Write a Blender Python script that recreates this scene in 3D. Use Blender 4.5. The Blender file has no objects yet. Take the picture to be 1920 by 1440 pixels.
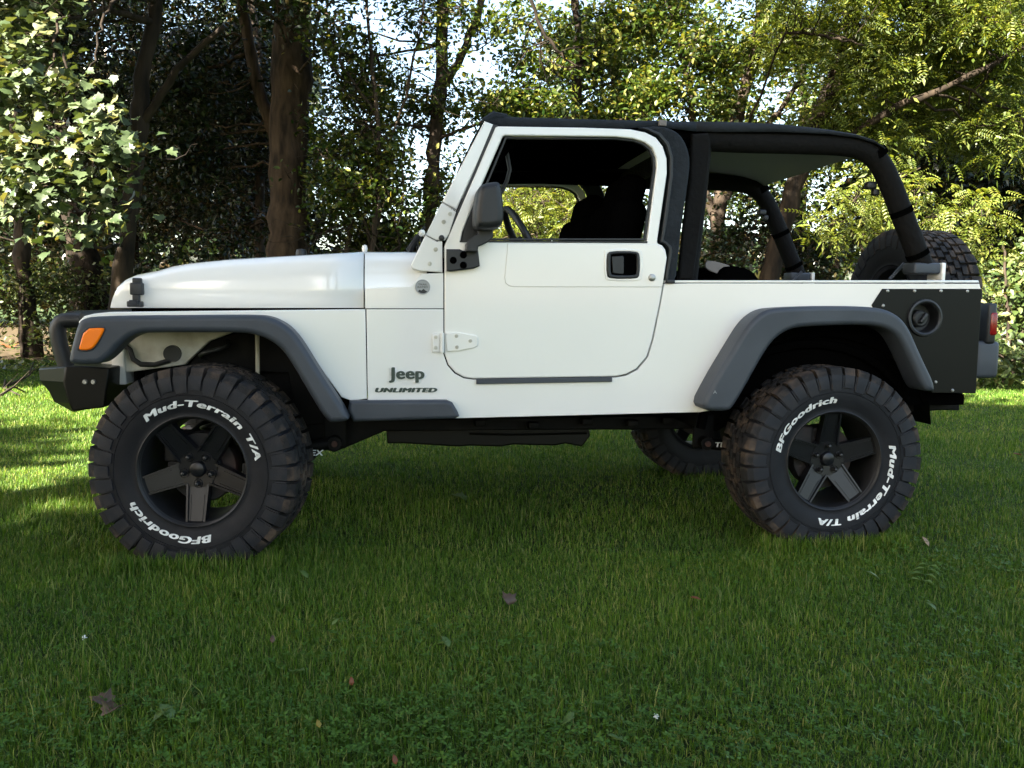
import bpy, bmesh, math, random
import numpy as np
from mathutils import Vector, Matrix
R_ = math.radians
SC = bpy.context.scene
COL = SC.collection
rng = np.random.default_rng(7)
random.seed(7)

# ------------------------------------------------------------------ camera
CAM = np.array([.7559, -4.19, 1.0465]); YAW, PIT, ROL, FPX = .1442, .0930, .0116, 1572.2
FW = np.array([math.sin(YAW)*math.cos(PIT), math.cos(YAW)*math.cos(PIT), -math.sin(PIT)])
RT = np.array([math.cos(YAW), -math.sin(YAW), 0.0]); UP = np.cross(RT, FW)
RT, UP = RT*math.cos(ROL)+UP*math.sin(ROL), -RT*math.sin(ROL)+UP*math.cos(ROL)
cd = bpy.data.cameras.new('camera'); cam = bpy.data.objects.new('camera', cd); COL.objects.link(cam)
cd.sensor_width = 36; cd.sensor_fit = 'HORIZONTAL'; cd.lens = FPX/1920*36; cd.clip_start = .05; cd.clip_end = 5000
m = Matrix.Identity(4)
for i in range(3):
    m[i][0], m[i][1], m[i][2], m[i][3] = RT[i], UP[i], -FW[i], CAM[i]
cam.matrix_world = m
SC.camera = cam
SC.render.resolution_x, SC.render.resolution_y = 1024, 768

# ------------------------------------------------------------------ world, sun, exposure
SUN = Vector((-.62, -.50, .60)).normalized()
w = bpy.data.worlds.new('World'); SC.world = w; w.use_nodes = True
nt = w.node_tree; nt.nodes.clear()
sky = nt.nodes.new('ShaderNodeTexSky'); sky.sky_type = 'NISHITA'; sky.sun_disc = False
sky.sun_elevation = math.asin(SUN.z); sky.sun_rotation = math.atan2(SUN.x, SUN.y)
sky.dust_density = 2.0; sky.ozone_density = .4
bg = nt.nodes.new('ShaderNodeBackground'); bg.inputs[1].default_value = .06
wo = nt.nodes.new('ShaderNodeOutputWorld')
tint = nt.nodes.new('ShaderNodeMix'); tint.data_type = 'RGBA'; tint.blend_type = 'MULTIPLY'; tint.inputs[0].default_value = 1; tint.inputs[7].default_value = (1.04, 1.0, .91, 1)   # sky light tinted warmer, in place of a camera white balance
nt.links.new(sky.outputs[0], tint.inputs[6]); nt.links.new(tint.outputs[2], bg.inputs[0]); nt.links.new(bg.outputs[0], wo.inputs[0])
sl = bpy.data.lights.new('sun', 'SUN'); sl.energy = 5.0; sl.angle = R_(.5); sl.color = (1, .93, .80)
so = bpy.data.objects.new('sun', sl); COL.objects.link(so)
so.rotation_euler = SUN.to_track_quat('Z', 'Y').to_euler(); so.location = (-20, -16, 20)
SC.view_settings.view_transform = 'Standard'; SC.view_settings.look = 'None'
SC.view_settings.exposure = 3.4; SC.view_settings.gamma = 1

# ------------------------------------------------------------------ picture ray helpers (used to measure real positions)
def ray(u, v): return FW+(u-960)/FPX*RT-(v-720)/FPX*UP
def at(u, v, y):
    d = ray(u, v); return CAM+d*((y-CAM[1])/d[1])
def XZ(pts, y): return [(float(p[0]), float(p[2])) for p in (at(u, v, y) for u, v in pts)]
def dep(u, v, D): return CAM+ray(u, v)*D
def gnd(u, v):
    d = ray(u, v); return CAM+d*(-CAM[2]/d[2])

# ------------------------------------------------------------------ object helpers
def tag(o, label=None, cat=None, group=None, kind=None):
    if label: o['label'] = label
    if cat: o['category'] = cat
    if group: o['group'] = group
    if kind: o['kind'] = kind
    return o
def link(name, me, mat=None, parent=None, smooth=True, sharp=35):
    o = bpy.data.objects.new(name, me); COL.objects.link(o)
    if mat: me.materials.clear(); me.materials.append(mat)
    if smooth and len(me.polygons):
        me.polygons.foreach_set('use_smooth', [True]*len(me.polygons))
        if sharp: me.set_sharp_from_angle(angle=R_(sharp))
    if parent: setp(o, parent)
    return o
LOC = {}
def setp(o, parent):
    o.parent = parent
    o.matrix_parent_inverse = Matrix.Translation(-wloc(parent))
def wloc(o):
    return LOC.get(o.name, Vector((0, 0, 0)))
def empty(name, loc):
    o = bpy.data.objects.new(name, None); COL.objects.link(o); o.location = loc; LOC[o.name] = Vector(loc)
    o.empty_display_size = .2
    return o
class MB:
    def __init__(s): s.v = []; s.f = []
    def add(s, V, F):
        n = len(s.v); s.v += [tuple(map(float, p)) for p in V]; s.f += [tuple(i+n for i in f) for f in F]; return s
    def tube(s, pts, rad, k=10, cap=True):
        pts = [np.array(p, float) for p in pts]; n = len(pts)
        if not hasattr(rad, '__len__'): rad = [rad]*n
        t0 = pts[1]-pts[0]; ref = np.array([0, 0, 1.]) if abs(t0[2]) < .8*np.linalg.norm(t0) else np.array([0, 1., 0])
        V = []
        for i, p in enumerate(pts):
            t = pts[min(i+1, n-1)]-pts[max(i-1, 0)]; t = t/(np.linalg.norm(t)+1e-9)
            a = np.cross(ref, t); a /= np.linalg.norm(a)+1e-9; b = np.cross(t, a); ref = b if i else b
            for j in range(k):
                c, q = math.cos(2*math.pi*j/k), math.sin(2*math.pi*j/k)
                V.append(p+rad[i]*(c*a+q*b))
        Fc = [(i*k+j, i*k+(j+1) % k, (i+1)*k+(j+1) % k, (i+1)*k+j) for i in range(n-1) for j in range(k)]
        if cap: Fc += [tuple(range(k-1, -1, -1)), tuple((n-1)*k+j for j in range(k))]
        return s.add(V, Fc)
    def box(s, c, d, rot=None, bev=0):
        bm = bmesh.new(); bmesh.ops.create_cube(bm, size=1)
        bmesh.ops.scale(bm, vec=d, verts=bm.verts)
        if bev: bmesh.ops.bevel(bm, geom=bm.edges[:], offset=bev, segments=3, profile=.5, affect='EDGES')
        if rot is not None: bmesh.ops.transform(bm, matrix=rot.to_4x4(), verts=bm.verts)
        bm.verts.index_update()
        s.add([(v.co.x+c[0], v.co.y+c[1], v.co.z+c[2]) for v in bm.verts], [[v.index for v in f.verts] for f in bm.faces])
        bm.free(); return s
    def lathe(s, prof, c=(0, 0, 0), axis='Y', k=48, close=False):
        # prof: list of (r, a) with a along the axis
        V = []; n = len(prof)
        for r, a in prof:
            for j in range(k):
                t = 2*math.pi*j/k; p, q = r*math.cos(t), r*math.sin(t)
                P = (p, a, q) if axis == 'Y' else ((a, p, q) if axis == 'X' else (p, q, a))
                V.append((P[0]+c[0], P[1]+c[1], P[2]+c[2]))
        Fc = [(i*k+j, (i+1)*k+j, (i+1)*k+(j+1) % k, i*k+(j+1) % k) for i in range(n-1) for j in range(k)]
        if close: Fc += [((n-1)*k+j, j, (j+1) % k, (n-1)*k+(j+1) % k) for j in range(k)]
        return s.add(V, Fc)
    def mesh(s, name):
        me = bpy.data.meshes.new(name); me.from_pydata(s.v, [], s.f)
        bm = bmesh.new(); bm.from_mesh(me); bmesh.ops.recalc_face_normals(bm, faces=bm.faces); bm.to_mesh(me); bm.free()
        return me
    def build(s, name, mat, parent=None, sharp=35, smooth=True):
        return link(name, s.mesh(name), mat, parent, smooth, sharp)
def chaikin(pts, n=2, closed=True):
    for _ in range(n):
        q = []
        L = len(pts)
        for i in range(L if closed else L-1):
            a, b = pts[i], pts[(i+1) % L]
            q += [(.75*a[0]+.25*b[0], .75*a[1]+.25*b[1]), (.25*a[0]+.75*b[0], .25*a[1]+.75*b[1])]
        if not closed: q = [pts[0]]+q+[pts[-1]]
        pts = q
    return pts
def curve_mesh(cu, name):
    o = bpy.data.objects.new('tmp', cu); COL.objects.link(o)
    dg = bpy.context.evaluated_depsgraph_get(); dg.update()
    me = bpy.data.meshes.new_from_object(o.evaluated_get(dg)); me.name = name
    bpy.data.objects.remove(o); bpy.data.curves.remove(cu)
    return me
def plate_mesh(loops, y0, depth, bevel=.004, res=2, name='plate'):
    """flat panel: outlines in X-Z, from y0 (near face) to y0+depth"""
    cu = bpy.data.curves.new('c', 'CURVE'); cu.dimensions = '2D'; cu.fill_mode = 'BOTH'
    cu.extrude = depth/2-bevel; cu.bevel_depth = bevel; cu.bevel_resolution = res; cu.offset = -bevel
    for lp in loops:
        sp = cu.splines.new('POLY'); sp.points.add(len(lp)-1)
        for p, q in zip(sp.points, lp): p.co = (q[0], q[1], 0, 1)
        sp.use_cyclic_u = True
    me = curve_mesh(cu, name)
    n = len(me.vertices); a = np.empty(n*3); me.vertices.foreach_get('co', a); a = a.reshape(-1, 3)
    b = np.stack([a[:, 0], y0+depth/2-a[:, 2], a[:, 1]], 1)
    me.vertices.foreach_set('co', b.ravel()); me.update()
    return me
def plate(name, loops, y0, depth, mat, parent, bevel=.004, res=2, sharp=30):
    return link(name, plate_mesh(loops, y0, depth, bevel, res, name), mat, parent, True, sharp)
def both(name, loops, y0, depth, mat, parent, bevel=.004, res=2):
    a = plate(name, loops, y0, depth, mat, parent, bevel, res)
    b = plate(name, loops, -y0-depth, depth, mat, parent, bevel, res)
    return a, b
def text_mesh(txt, size=1, bold=.0, depth=.02, spacing=1.0, sx=1.0, shear=0, align='CENTER'):
    cu = bpy.data.curves.new('t', 'FONT'); cu.body = txt; cu.size = size; cu.offset = bold; cu.extrude = depth
    cu.space_character = spacing; cu.align_x = align; cu.shear = shear; cu.resolution_u = 4
    me = curve_mesh(cu, 'lettering')
    a = np.empty(len(me.vertices)*3); me.vertices.foreach_get('co', a); a = a.reshape(-1, 3)
    a[:, 0] *= sx
    return me, a
def embolden(me, a, d):
    """stack shifted copies for a heavy letter; each copy a hair lower so that no faces coincide"""
    fs = [tuple(p.vertices) for p in me.polygons]; n = len(a); V = []; Fc = []
    for i, (dx, dy) in enumerate([(0, 0), (d, 0), (-d, 0), (d*.6, d*.35), (-d*.6, -d*.35), (0, d*.4), (0, -d*.4)]):
        q = a.copy(); q[:, 0] += dx; q[:, 1] += dy; q[:, 2] *= 1-.03*i; V.append(q); Fc += [tuple(k+n*i for k in f) for f in fs]
    V = np.concatenate(V); m2 = bpy.data.meshes.new(me.name); m2.from_pydata(V.tolist(), [], Fc); return m2, V
def text_plate(name, txt, u0, u1, v_base, v_top, y, mat, parent, bold=.02, shear=0, depth=.002, cap=.72):
    """lettering standing on a side plane y, filling a measured rectangle"""
    me, a = text_mesh(txt, 1, 0, .5, 1.0+bold*1.5, 1, shear, 'LEFT')
    if bold: me, a = embolden(me, a, bold)
    p0, p1, p2 = at(u0, v_base, y), at(u1, v_base, y), at(u0, v_top, y)
    x0, x1 = a[:, 0].min(), a[:, 0].max()
    sx = (p1[0]-p0[0])/(x1-x0); sz = (p2[2]-p0[2])/cap
    slope = (p1[2]-p0[2])/(p1[0]-p0[0])
    X = p0[0]+(a[:, 0]-x0)*sx
    b = np.stack([X, y-depth*(a[:, 2]+.5), p0[2]+a[:, 1]*sz+(X-p0[0])*slope], 1)
    me.vertices.foreach_set('co', b.ravel()); me.update()
    return link(name, me, mat, parent, False)

# ------------------------------------------------------------------ materials
def mat(name, col, rough=.5, spec=.5, metal=0, coat=0, noise=0, nscale=8, bump=0, bscale=60, col2=None, lo=.4, hi=.6, detail=4, stretch=None, sheen=0):
    m = bpy.data.materials.new(name); m.use_nodes = True; t = m.node_tree; b = t.nodes['Principled BSDF']
    b.inputs['Base Color'].default_value = (*col, 1); b.inputs['Roughness'].default_value = rough
    b.inputs['Metallic'].default_value = metal; b.inputs['Specular IOR Level'].default_value = spec
    b.inputs['Coat Weight'].default_value = coat; b.inputs['Coat Roughness'].default_value = .06
    b.inputs['Sheen Weight'].default_value = sheen
    tc = t.nodes.new('ShaderNodeTexCoord'); src = tc.outputs['Object']
    if stretch:
        mp = t.nodes.new('ShaderNodeMapping'); mp.inputs['Scale'].default_value = stretch
        t.links.new(src, mp.inputs[0]); src = mp.outputs[0]
    if col2:
        n = t.nodes.new('ShaderNodeTexNoise'); n.inputs['Scale'].default_value = nscale; n.inputs['Detail'].default_value = detail
        t.links.new(src, n.inputs[0])
        r = t.nodes.new('ShaderNodeValToRGB'); r.color_ramp.elements[0].position = lo; r.color_ramp.elements[1].position = hi
        r.color_ramp.elements[0].color = (*col, 1); r.color_ramp.elements[1].color = (*col2, 1)
        t.links.new(n.outputs[0], r.inputs[0]); t.links.new(r.outputs[0], b.inputs['Base Color'])
    if bump:
        n2 = t.nodes.new('ShaderNodeTexNoise'); n2.inputs['Scale'].default_value = bscale; n2.inputs['Detail'].default_value = 5
        t.links.new(src, n2.inputs[0])
        bp = t.nodes.new('ShaderNodeBump'); bp.inputs['Strength'].default_value = bump; bp.inputs['Distance'].default_value = .02
        t.links.new(n2.outputs[0], bp.inputs['Height']); t.links.new(bp.outputs[0], b.inputs['Normal'])
    return m
def leaf_mat(name, c1, c2, c3=None, trans=.35, rough=.45, spec=.4):
    m = bpy.data.materials.new(name); m.use_nodes = True; t = m.node_tree; b = t.nodes['Principled BSDF']
    g = t.nodes.new('ShaderNodeNewGeometry'); r = t.nodes.new('ShaderNodeValToRGB')
    e = r.color_ramp.elements; e[0].color = (*c1, 1); e[1].color = (*c2, 1); e[0].position = .1; e[1].position = .75
    if c3: k = e.new(.95); k.color = (*c3, 1)
    t.links.new(g.outputs['Random Per Island'], r.inputs[0])
    b.inputs['Roughness'].default_value = rough; b.inputs['Specular IOR Level'].default_value = spec
    t.links.new(r.outputs[0], b.inputs['Base Color'])
    tr = t.nodes.new('ShaderNodeBsdfTranslucent'); hs = t.nodes.new('ShaderNodeMix'); hs.data_type = 'RGBA'; hs.blend_type = 'MULTIPLY'
    hs.inputs[0].default_value = 1; hs.inputs[7].default_value = (1.5, 1.35, .5, 1)
    t.links.new(r.outputs[0], hs.inputs[6]); t.links.new(hs.outputs[2], tr.inputs[0])
    mx = t.nodes.new('ShaderNodeMixShader'); mx.inputs[0].default_value = trans
    out = t.nodes['Material Output']
    t.links.new(b.outputs[0], mx.inputs[1]); t.links.new(tr.outputs[0], mx.inputs[2]); t.links.new(mx.outputs[0], out.inputs[0])
    return m
M = dict(
    paint=mat('white_paint', (.83, .825, .795), .20, .5, coat=1.0, col2=(.81, .805, .775), nscale=2.2, lo=.45, hi=.75, bump=.045, bscale=2.2),
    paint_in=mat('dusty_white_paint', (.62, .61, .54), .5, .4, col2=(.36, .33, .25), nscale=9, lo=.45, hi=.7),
    flare=mat('grey_textured_plastic', (.034, .041, .053), .5, .5, bump=.12, bscale=400, col2=(.042, .050, .063), nscale=5),
    trim=mat('black_plastic', (.010, .0108, .0125), .45, .5, bump=.08, bscale=300),
    satin=mat('black_satin_steel', (.003, .003, .002), .40, .2, bump=.04, bscale=250),
    chassis=mat('dirty_black_steel', (.0018, .0018, .0018), .65, .15, col2=(.007, .006, .005), nscale=14, lo=.5, hi=.75),
    fabric=mat('black_canvas', (.011, .014, .018), .85, .3, bump=.35, bscale=45, col2=(.016, .020, .025), nscale=6),
    pad=mat('black_padding', (.0055, .0052, .005), .9, .2, bump=.35, bscale=35),
    dark=mat('black_interior', (.0015, .0015, .0015), 1, 0),
    rubber=mat('tyre_rubber', (.0052, .0060, .0088), .6, .25, col2=(.009, .010, .013), nscale=12, bump=.06, bscale=150),
    tread=mat('muddy_tread_rubber', (.012, .0115, .012), .8, .3, col2=(.085, .060, .043), nscale=14, lo=.46, hi=.70, bump=.2, bscale=120),
    lug=mat('tyre_lug_rubber', (.010, .012, .017), .6, .3, col2=(.021, .020, .022), nscale=22, lo=.45, hi=.7, bump=.08, bscale=150),
    rim=mat('matt_black_alloy', (.006, .0065, .009), .32, .4, metal=0),
    barrel=mat('black_wheel_barrel', (.007, .007, .008), .5, .4),
    white=mat('white_lettering', (.80, .82, .82), .6, .4, col2=(.60, .62, .60), nscale=30),
    badge=mat('dark_green_badge', (.035, .055, .045), .35),
    silver=mat('satin_silver', (.40, .40, .39), .4, metal=.8),
    grey=mat('grey_badge', (.33, .34, .35), .4, metal=.3),
    amber=mat('amber_lens', (1.0, .20, .002), .18, .5),
    lining=mat('grey_canvas_lining', (.42, .42, .36), .9, .2),
    red=mat('red_lens', (.22, .005, .007), .15, .6),
    rust=mat('rusty_steel', (.045, .017, .010), .8, col2=(.02, .010, .008), nscale=20),
    brake=mat('dark_rusty_brake', (.006, .005, .005), .7, col2=(.03, .011, .007), nscale=10, lo=.5, hi=.75),
    seatmetal=mat('grey_seat_bracket', (.17, .15, .14), .6),
    amberrod=mat('pale_rod', (.5, .48, .38), .35),
    lamp=mat('headlamp_glass', (.6, .62, .63), .08, .6, metal=.5),
)
def glass_mat():
    m = bpy.data.materials.new('window_glass'); m.use_nodes = True; b = m.node_tree.nodes['Principled BSDF']
    b.inputs['Base Color'].default_value = (.85, .92, .88, 1); b.inputs['Roughness'].default_value = 0
    b.inputs['Transmission Weight'].default_value = 1; b.inputs['IOR'].default_value = 1.03
    return m
M['glass'] = glass_mat()
M['bark_dark'] = mat('dark_ridged_bark', (.008, .006, .0045), .9, .15, col2=(.034, .024, .016), nscale=9, lo=.35, hi=.7, bump=1.0, bscale=16, stretch=(1, 1, .22), detail=8)
M['bark_warm'] = mat('warm_ridged_bark', (.016, .011, .008), .9, .15, col2=(.085, .056, .036), nscale=9, lo=.35, hi=.72, bump=1.0, bscale=16, stretch=(1, 1, .22), detail=8)
M['bark_pale'] = mat('grey_brown_bark', (.016, .012, .009), .9, .15, col2=(.060, .044, .031), nscale=10, lo=.35, hi=.7, bump=.8, bscale=20, stretch=(1, 1, .3), detail=8)
M['maple'] = leaf_mat('maple_leaf', (.032, .052, .018), (.070, .096, .040), (.14, .14, .055), .2, .45, .4)
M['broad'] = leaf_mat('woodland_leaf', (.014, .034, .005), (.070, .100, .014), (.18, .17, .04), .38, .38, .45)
M['broad_shaded'] = leaf_mat('shaded_woodland_leaf', (.004, .011, .003), (.015, .027, .006), (.045, .030, .010), .2, .38, .4)  # woodland leaf with the shade of the wood put into its colour
M['pinnate'] = leaf_mat('yellow_green_leaf', (.085, .12, .018), (.15, .18, .032), (.20, .20, .05), .42)
M['walnut'] = leaf_mat('walnut_leaf', (.045, .070, .010), (.10, .13, .020), (.19, .20, .04), .42)
M['bush'] = leaf_mat('bush_leaf', (.025, .045, .010), (.075, .105, .028), (.14, .14, .05), .25)
M['grass'] = leaf_mat('grass_blade', (.046, .101, .011), (.104, .180, .022), (.24, .25, .085), .25, .45, .14)
def grass_patches(m):
    t = m.node_tree; r = [n for n in t.nodes if n.type == 'VALTORGB'][0]
    tc = t.nodes.new('ShaderNodeTexCoord'); n = t.nodes.new('ShaderNodeTexNoise'); n.inputs['Scale'].default_value = 1.6; n.inputs['Detail'].default_value = 6
    mx = t.nodes.new('ShaderNodeMix'); mx.data_type = 'RGBA'; mx.blend_type = 'MULTIPLY'; mx.inputs[0].default_value = 1
    rr = t.nodes.new('ShaderNodeValToRGB'); e = rr.color_ramp.elements; e[0].color = (.80, .88, .85, 1); e[1].color = (1.18, 1.12, 1.0, 1); e[0].position = .38; e[1].position = .66
    t.links.new(tc.outputs['Object'], n.inputs[0]); t.links.new(n.outputs[0], rr.inputs[0])
    outs = [l.to_socket for l in t.links if l.from_socket == r.outputs[0]]
    t.links.new(r.outputs[0], mx.inputs[6]); t.links.new(rr.outputs[0], mx.inputs[7])
    for s in outs: t.links.new(mx.outputs[2], s)
grass_patches(M['grass'])
M['clover'] = leaf_mat('clover_leaf', (.036, .092, .010), (.066, .135, .018), None, .25, .5, .2)
M['litter'] = leaf_mat('dry_leaf', (.10, .055, .028), (.20, .115, .055), (.28, .17, .08), .1)
M['weed'] = leaf_mat('broad_weed_leaf', (.08, .15, .035), (.12, .19, .05), None, .3)

# ------------------------------------------------------------------ ground
def ground_mat():
    m = bpy.data.materials.new('lawn_soil'); m.use_nodes = True; t = m.node_tree; b = t.nodes['Principled BSDF']
    tc = t.nodes.new('ShaderNodeTexCoord'); n = t.nodes.new('ShaderNodeTexNoise'); n.inputs['Scale'].default_value = 3.0; n.inputs['Detail'].default_value = 10
    t.links.new(tc.outputs['Object'], n.inputs[0]); r = t.nodes.new('ShaderNodeValToRGB')
    e = r.color_ramp.elements; e[0].color = (.020, .034, .010, 1); e[1].color = (.040, .062, .016, 1); e[0].position = .35; e[1].position = .7
    t.links.new(n.outputs[0], r.inputs[0]); t.links.new(r.outputs[0], b.inputs['Base Color']); b.inputs['Roughness'].default_value = .95
    b.inputs['Specular IOR Level'].default_value = .1
    return m
gm = MB()
xs = [-1500, -60, -20, 0, 20, 60, 1500]
GZ = .025
gm.add([(x, y, GZ) for y in xs for x in xs], [(j*7+i, j*7+i+1, (j+1)*7+i+1, (j+1)*7+i) for j in range(6) for i in range(6)])
tag(gm.build('ground', ground_mat(), None, None, False), kind='structure')
def litter_mat():
    m = mat('leaf_litter_soil', (.035, .026, .016), .95, .1, col2=(.10, .075, .042), nscale=14, lo=.35, hi=.7, bump=.6, bscale=30, detail=10)
    return m
# woodland floor behind the lawn: an uneven-edged sheet
edge = []
for i in range(60):
    u = -900+i*70
    D = 12.6+.7*math.sin(i*1.3)+.5*math.sin(i*2.9+1)+(2.2 if u < 250 else 0)*0
    p = CAM+ray(u, 720)*D; edge.append((p[0], p[1]))
lm = MB(); V = [(x, y, GZ+.004) for x, y in edge]+[(x*1+(x-CAM[0])*2.0, y+(y-CAM[1])*2.0, GZ+.004) for x, y in edge]
lm.add(V, [(i, i+1, 61+i, 60+i) for i in range(59)])
tag(lm.build('woodland_floor', litter_mat(), None, None, False), kind='structure')

# ------------------------------------------------------------------ fast instanced-leaf meshes
def np_mesh(name, verts, faces):
    """verts (N,3), faces (M,k) -> mesh"""
    me = bpy.data.meshes.new(name); k = faces.shape[1]
    me.vertices.add(len(verts)); me.vertices.foreach_set('co', verts.astype(np.float32).ravel())
    me.loops.add(faces.size); me.loops.foreach_set('vertex_index', faces.astype(np.int32).ravel())
    me.polygons.add(len(faces)); me.polygons.foreach_set('loop_start', np.arange(0, faces.size, k, dtype=np.int32))
    me.update(calc_edges=True); return me
def norm(a): return a/(np.linalg.norm(a, axis=-1, keepdims=True)+1e-9)
OVAL_V = np.array([(0, 0, 0), (.27, .32, .07), (.20, .72, .05), (0, 1, -.10), (-.20, .72, .05), (-.27, .32, .07), (0, .5, -.02)])
OVAL_F = np.array([(0, 1, 6), (1, 2, 6), (2, 3, 6), (3, 4, 6), (4, 5, 6), (5, 0, 6)])
DIA_V = np.array([(0, 0, 0), (.30, .45, .08), (0, 1, -.06), (-.30, .45, .08)]); DIA_F = np.array([(0, 1, 2), (0, 2, 3)])
_mp = [(0, 0), (.20, -.04), (.44, .06), (.42, .24), (.60, .50), (.38, .54), (.34, .72), (.18, .70), (0, 1.0), (-.18, .70), (-.34, .72), (-.38, .54), (-.60, .50), (-.42, .24), (-.44, .06), (-.20, -.04)]
MAP_V = np.array([(x, y, .22*abs(x)-.22*y*y) for x, y in _mp]+[(0, .38, .0)])
MAP_F = np.array([(i, (i+1) % 16, 16) for i in range(16)])
def pinnate_tpl(n=6, lw=.075, ll=.24):
    V = []; Fs = []
    for i in range(n):
        y = .18+.78*i/n; z = -.35*y*y
        L = ll*(1-.5*abs(i/n-.45))
        for s in (-1, 1):
            k = len(V); dx, dy = s*L*.93, L*.36
            V += [(0, y, z), (s*L*.45+(-dy)*lw*1.2, y+dy*.45+lw*.55, z+.02), (dx, y+dy, z-.05), (s*L*.45, y+dy*.45-lw*.55, z+.02)]
            Fs += [(k, k+1, k+2), (k, k+2, k+3)]
    k = len(V); V += [(0, .95, -.33), (.06, 1.08, -.42), (0, 1.25, -.55), (-.06, 1.08, -.42)]; Fs += [(k, k+1, k+2), (k, k+2, k+3)]
    return np.array(V), np.array(Fs)
PIN_V, PIN_F = pinnate_tpl()
TPL = dict(oval=(OVAL_V, OVAL_F), dia=(DIA_V, DIA_F), maple=(MAP_V, MAP_F), pin=(PIN_V, PIN_F))
def leaves(name, pos, size, tpl, up=1.0, spread=.7, droop=.3, face=None):
    """pos (N,3): leaf bases. up: how far the leaf faces look to the sky"""
    Vt, Ft = TPL[tpl]; N = len(pos)
    n = rng.normal(size=(N, 3))*spread+np.array([0, 0, up])
    if face is not None: n = n+np.array(face)
    n = norm(n); t = rng.normal(size=(N, 3)); t[:, 2] -= droop
    t = norm(t-(t*n).sum(1, keepdims=True)*n); b = np.cross(t, n)
    s = np.asarray(size).reshape(-1, 1, 1)*np.ones((N, 1, 1))
    V = pos[:, None, :]+s*(Vt[None, :, 0:1]*b[:, None, :]+Vt[None, :, 1:2]*t[:, None, :]+Vt[None, :, 2:3]*n[:, None, :])
    Fc = (Ft[None]+(np.arange(N)*len(Vt))[:, None, None]).reshape(-1, 3)
    return np_mesh(name, V.reshape(-1, 3), Fc)

# ------------------------------------------------------------------ trees
def wob(pts, rad, sub=5, amp=.013):
    P = []; Rr = []
    for i in range(len(pts)-1):
        for j in range(sub):
            t = j/sub; P.append(pts[i]*(1-t)+pts[i+1]*t+rng.normal(size=3)*amp*(i+j > 0)); Rr.append(rad[i]*(1-t)+rad[i+1]*t)
    P.append(pts[-1]); Rr.append(rad[-1])
    return P, Rr
def pxpath(pts):
    """[(u,v,D,width_px)] -> points, radii"""
    return [dep(u, v, D) for u, v, D, w in pts], [w*D/FPX/2 for u, v, D, w in pts]
def ellip(c, r, n, shell=.55):
    d = norm(rng.normal(size=(n, 3))); q = rng.random((n, 1))**shell
    return np.asarray(c)+d*q*np.asarray(r)
def tree(name, label, trunks, blobs, leafmat, bark, tpl='oval', size=.10, per=14, sig=.17, up=1.0, spread=.8, cat='tree', group=None, twig=.6, droop=.3, world_blobs=(), face=None, dead=0, limbs=True):
    base = trunks[0][0][0].copy(); base = np.array([base[0], base[1], 0])
    root = empty(name, base); tag(root, label, cat, group)
    mb = MB(); allp = []
    for pts, rad in trunks:
        P, Q = wob(pts, rad); mb.tube(P, [max(r*(1+.10*rng.normal()), .003) for r in Q], 11 if max(rad) > .06 else 6); allp += list(zip(P, Q))
    tp = np.array([p for p, q in allp]); tr = np.array([q for p, q in allp])
    L = []; S = []
    B = [(dep(u, v, D), np.array([ru*D/FPX, (ru+rv)*.5*D/FPX, rv*D/FPX]), n) for u, v, D, ru, rv, n in blobs]+[(np.array(c), np.array(r), n) for c, r, n in world_blobs]
    for c, r, n in B:
        k = np.argmin(((tp-c)**2).sum(1)+np.where(tp[:, 2] > c[2]+.3, 4, 0))
        if limbs:
            mid = (tp[k]+c)/2+rng.normal(size=3)*.12*np.linalg.norm(c-tp[k]); r0 = min(tr[k]*.5, .007+.009*np.linalg.norm(c-tp[k]))
            P, Q = wob([tp[k], mid, c], [r0, r0*.7, r0*.45], 4, .03); mb.tube(P, Q, 6)
        cl = ellip(c, r, n)
        for q in cl:
            if rng.random() < twig:
                a = c+(q-c)*rng.random()*.3; md = (a+q)/2+rng.normal(size=3)*.10
                mb.tube([a, md, q], [.008, .006, .003], 3, False)
        pp = np.repeat(cl, per, 0)+rng.normal(size=(n*per, 3))*np.array([sig, sig, sig*.7]); L.append(pp)
    for _ in range(dead):
        k = rng.integers(len(tp)); d = rng.normal(size=3); d[2] *= .5; d = d/np.linalg.norm(d); ln = rng.uniform(.5, 1.6)
        p0 = tp[k]; pts = [p0]
        for j in range(4):
            d = norm(d+rng.normal(size=3)*.35); pts.append(pts[-1]+d*ln/4)
            if rng.random() < .7: e = norm(d+rng.normal(size=3)*.8); mb.tube([pts[-1], pts[-1]+e*ln*.2, pts[-1]+e*ln*.3+rng.normal(size=3)*.05], [.006, .004, .002], 3, False)
        mb.tube(pts, [.012, .010, .008, .006, .003], 5, False)
    mb.build('trunk' if cat == 'tree' else 'stem', M[bark], root, None)
    if L:
        pos = np.concatenate(L); sz = size*rng.uniform(.6, 1.2, len(pos))
        link('crown' if cat == 'tree' else 'foliage', leaves('crown', pos, sz, tpl, up, spread, droop, face), M[leafmat], root, False)
    return root
def rb(u0, u1, v0, v1, D0, D1, k, ru, rv, n):
    return [(rng.uniform(u0, u1), rng.uniform(v0, v1), rng.uniform(D0, D1), ru*rng.uniform(.7, 1.3), rv*rng.uniform(.7, 1.3), n) for _ in range(k)]
def floorp(u, D):
    p = CAM+ray(u, 572)*D; return np.array([p[0], p[1], -.05])
def trunk(u0, path, D, flare=1.35):
    """path [(u,v,w)], grounded below its first point"""
    pts, rad = pxpath([(u, v, D, w) for u, v, w in path])
    return [floorp(u0, D)]+pts, [rad[0]*flare]+rad

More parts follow.
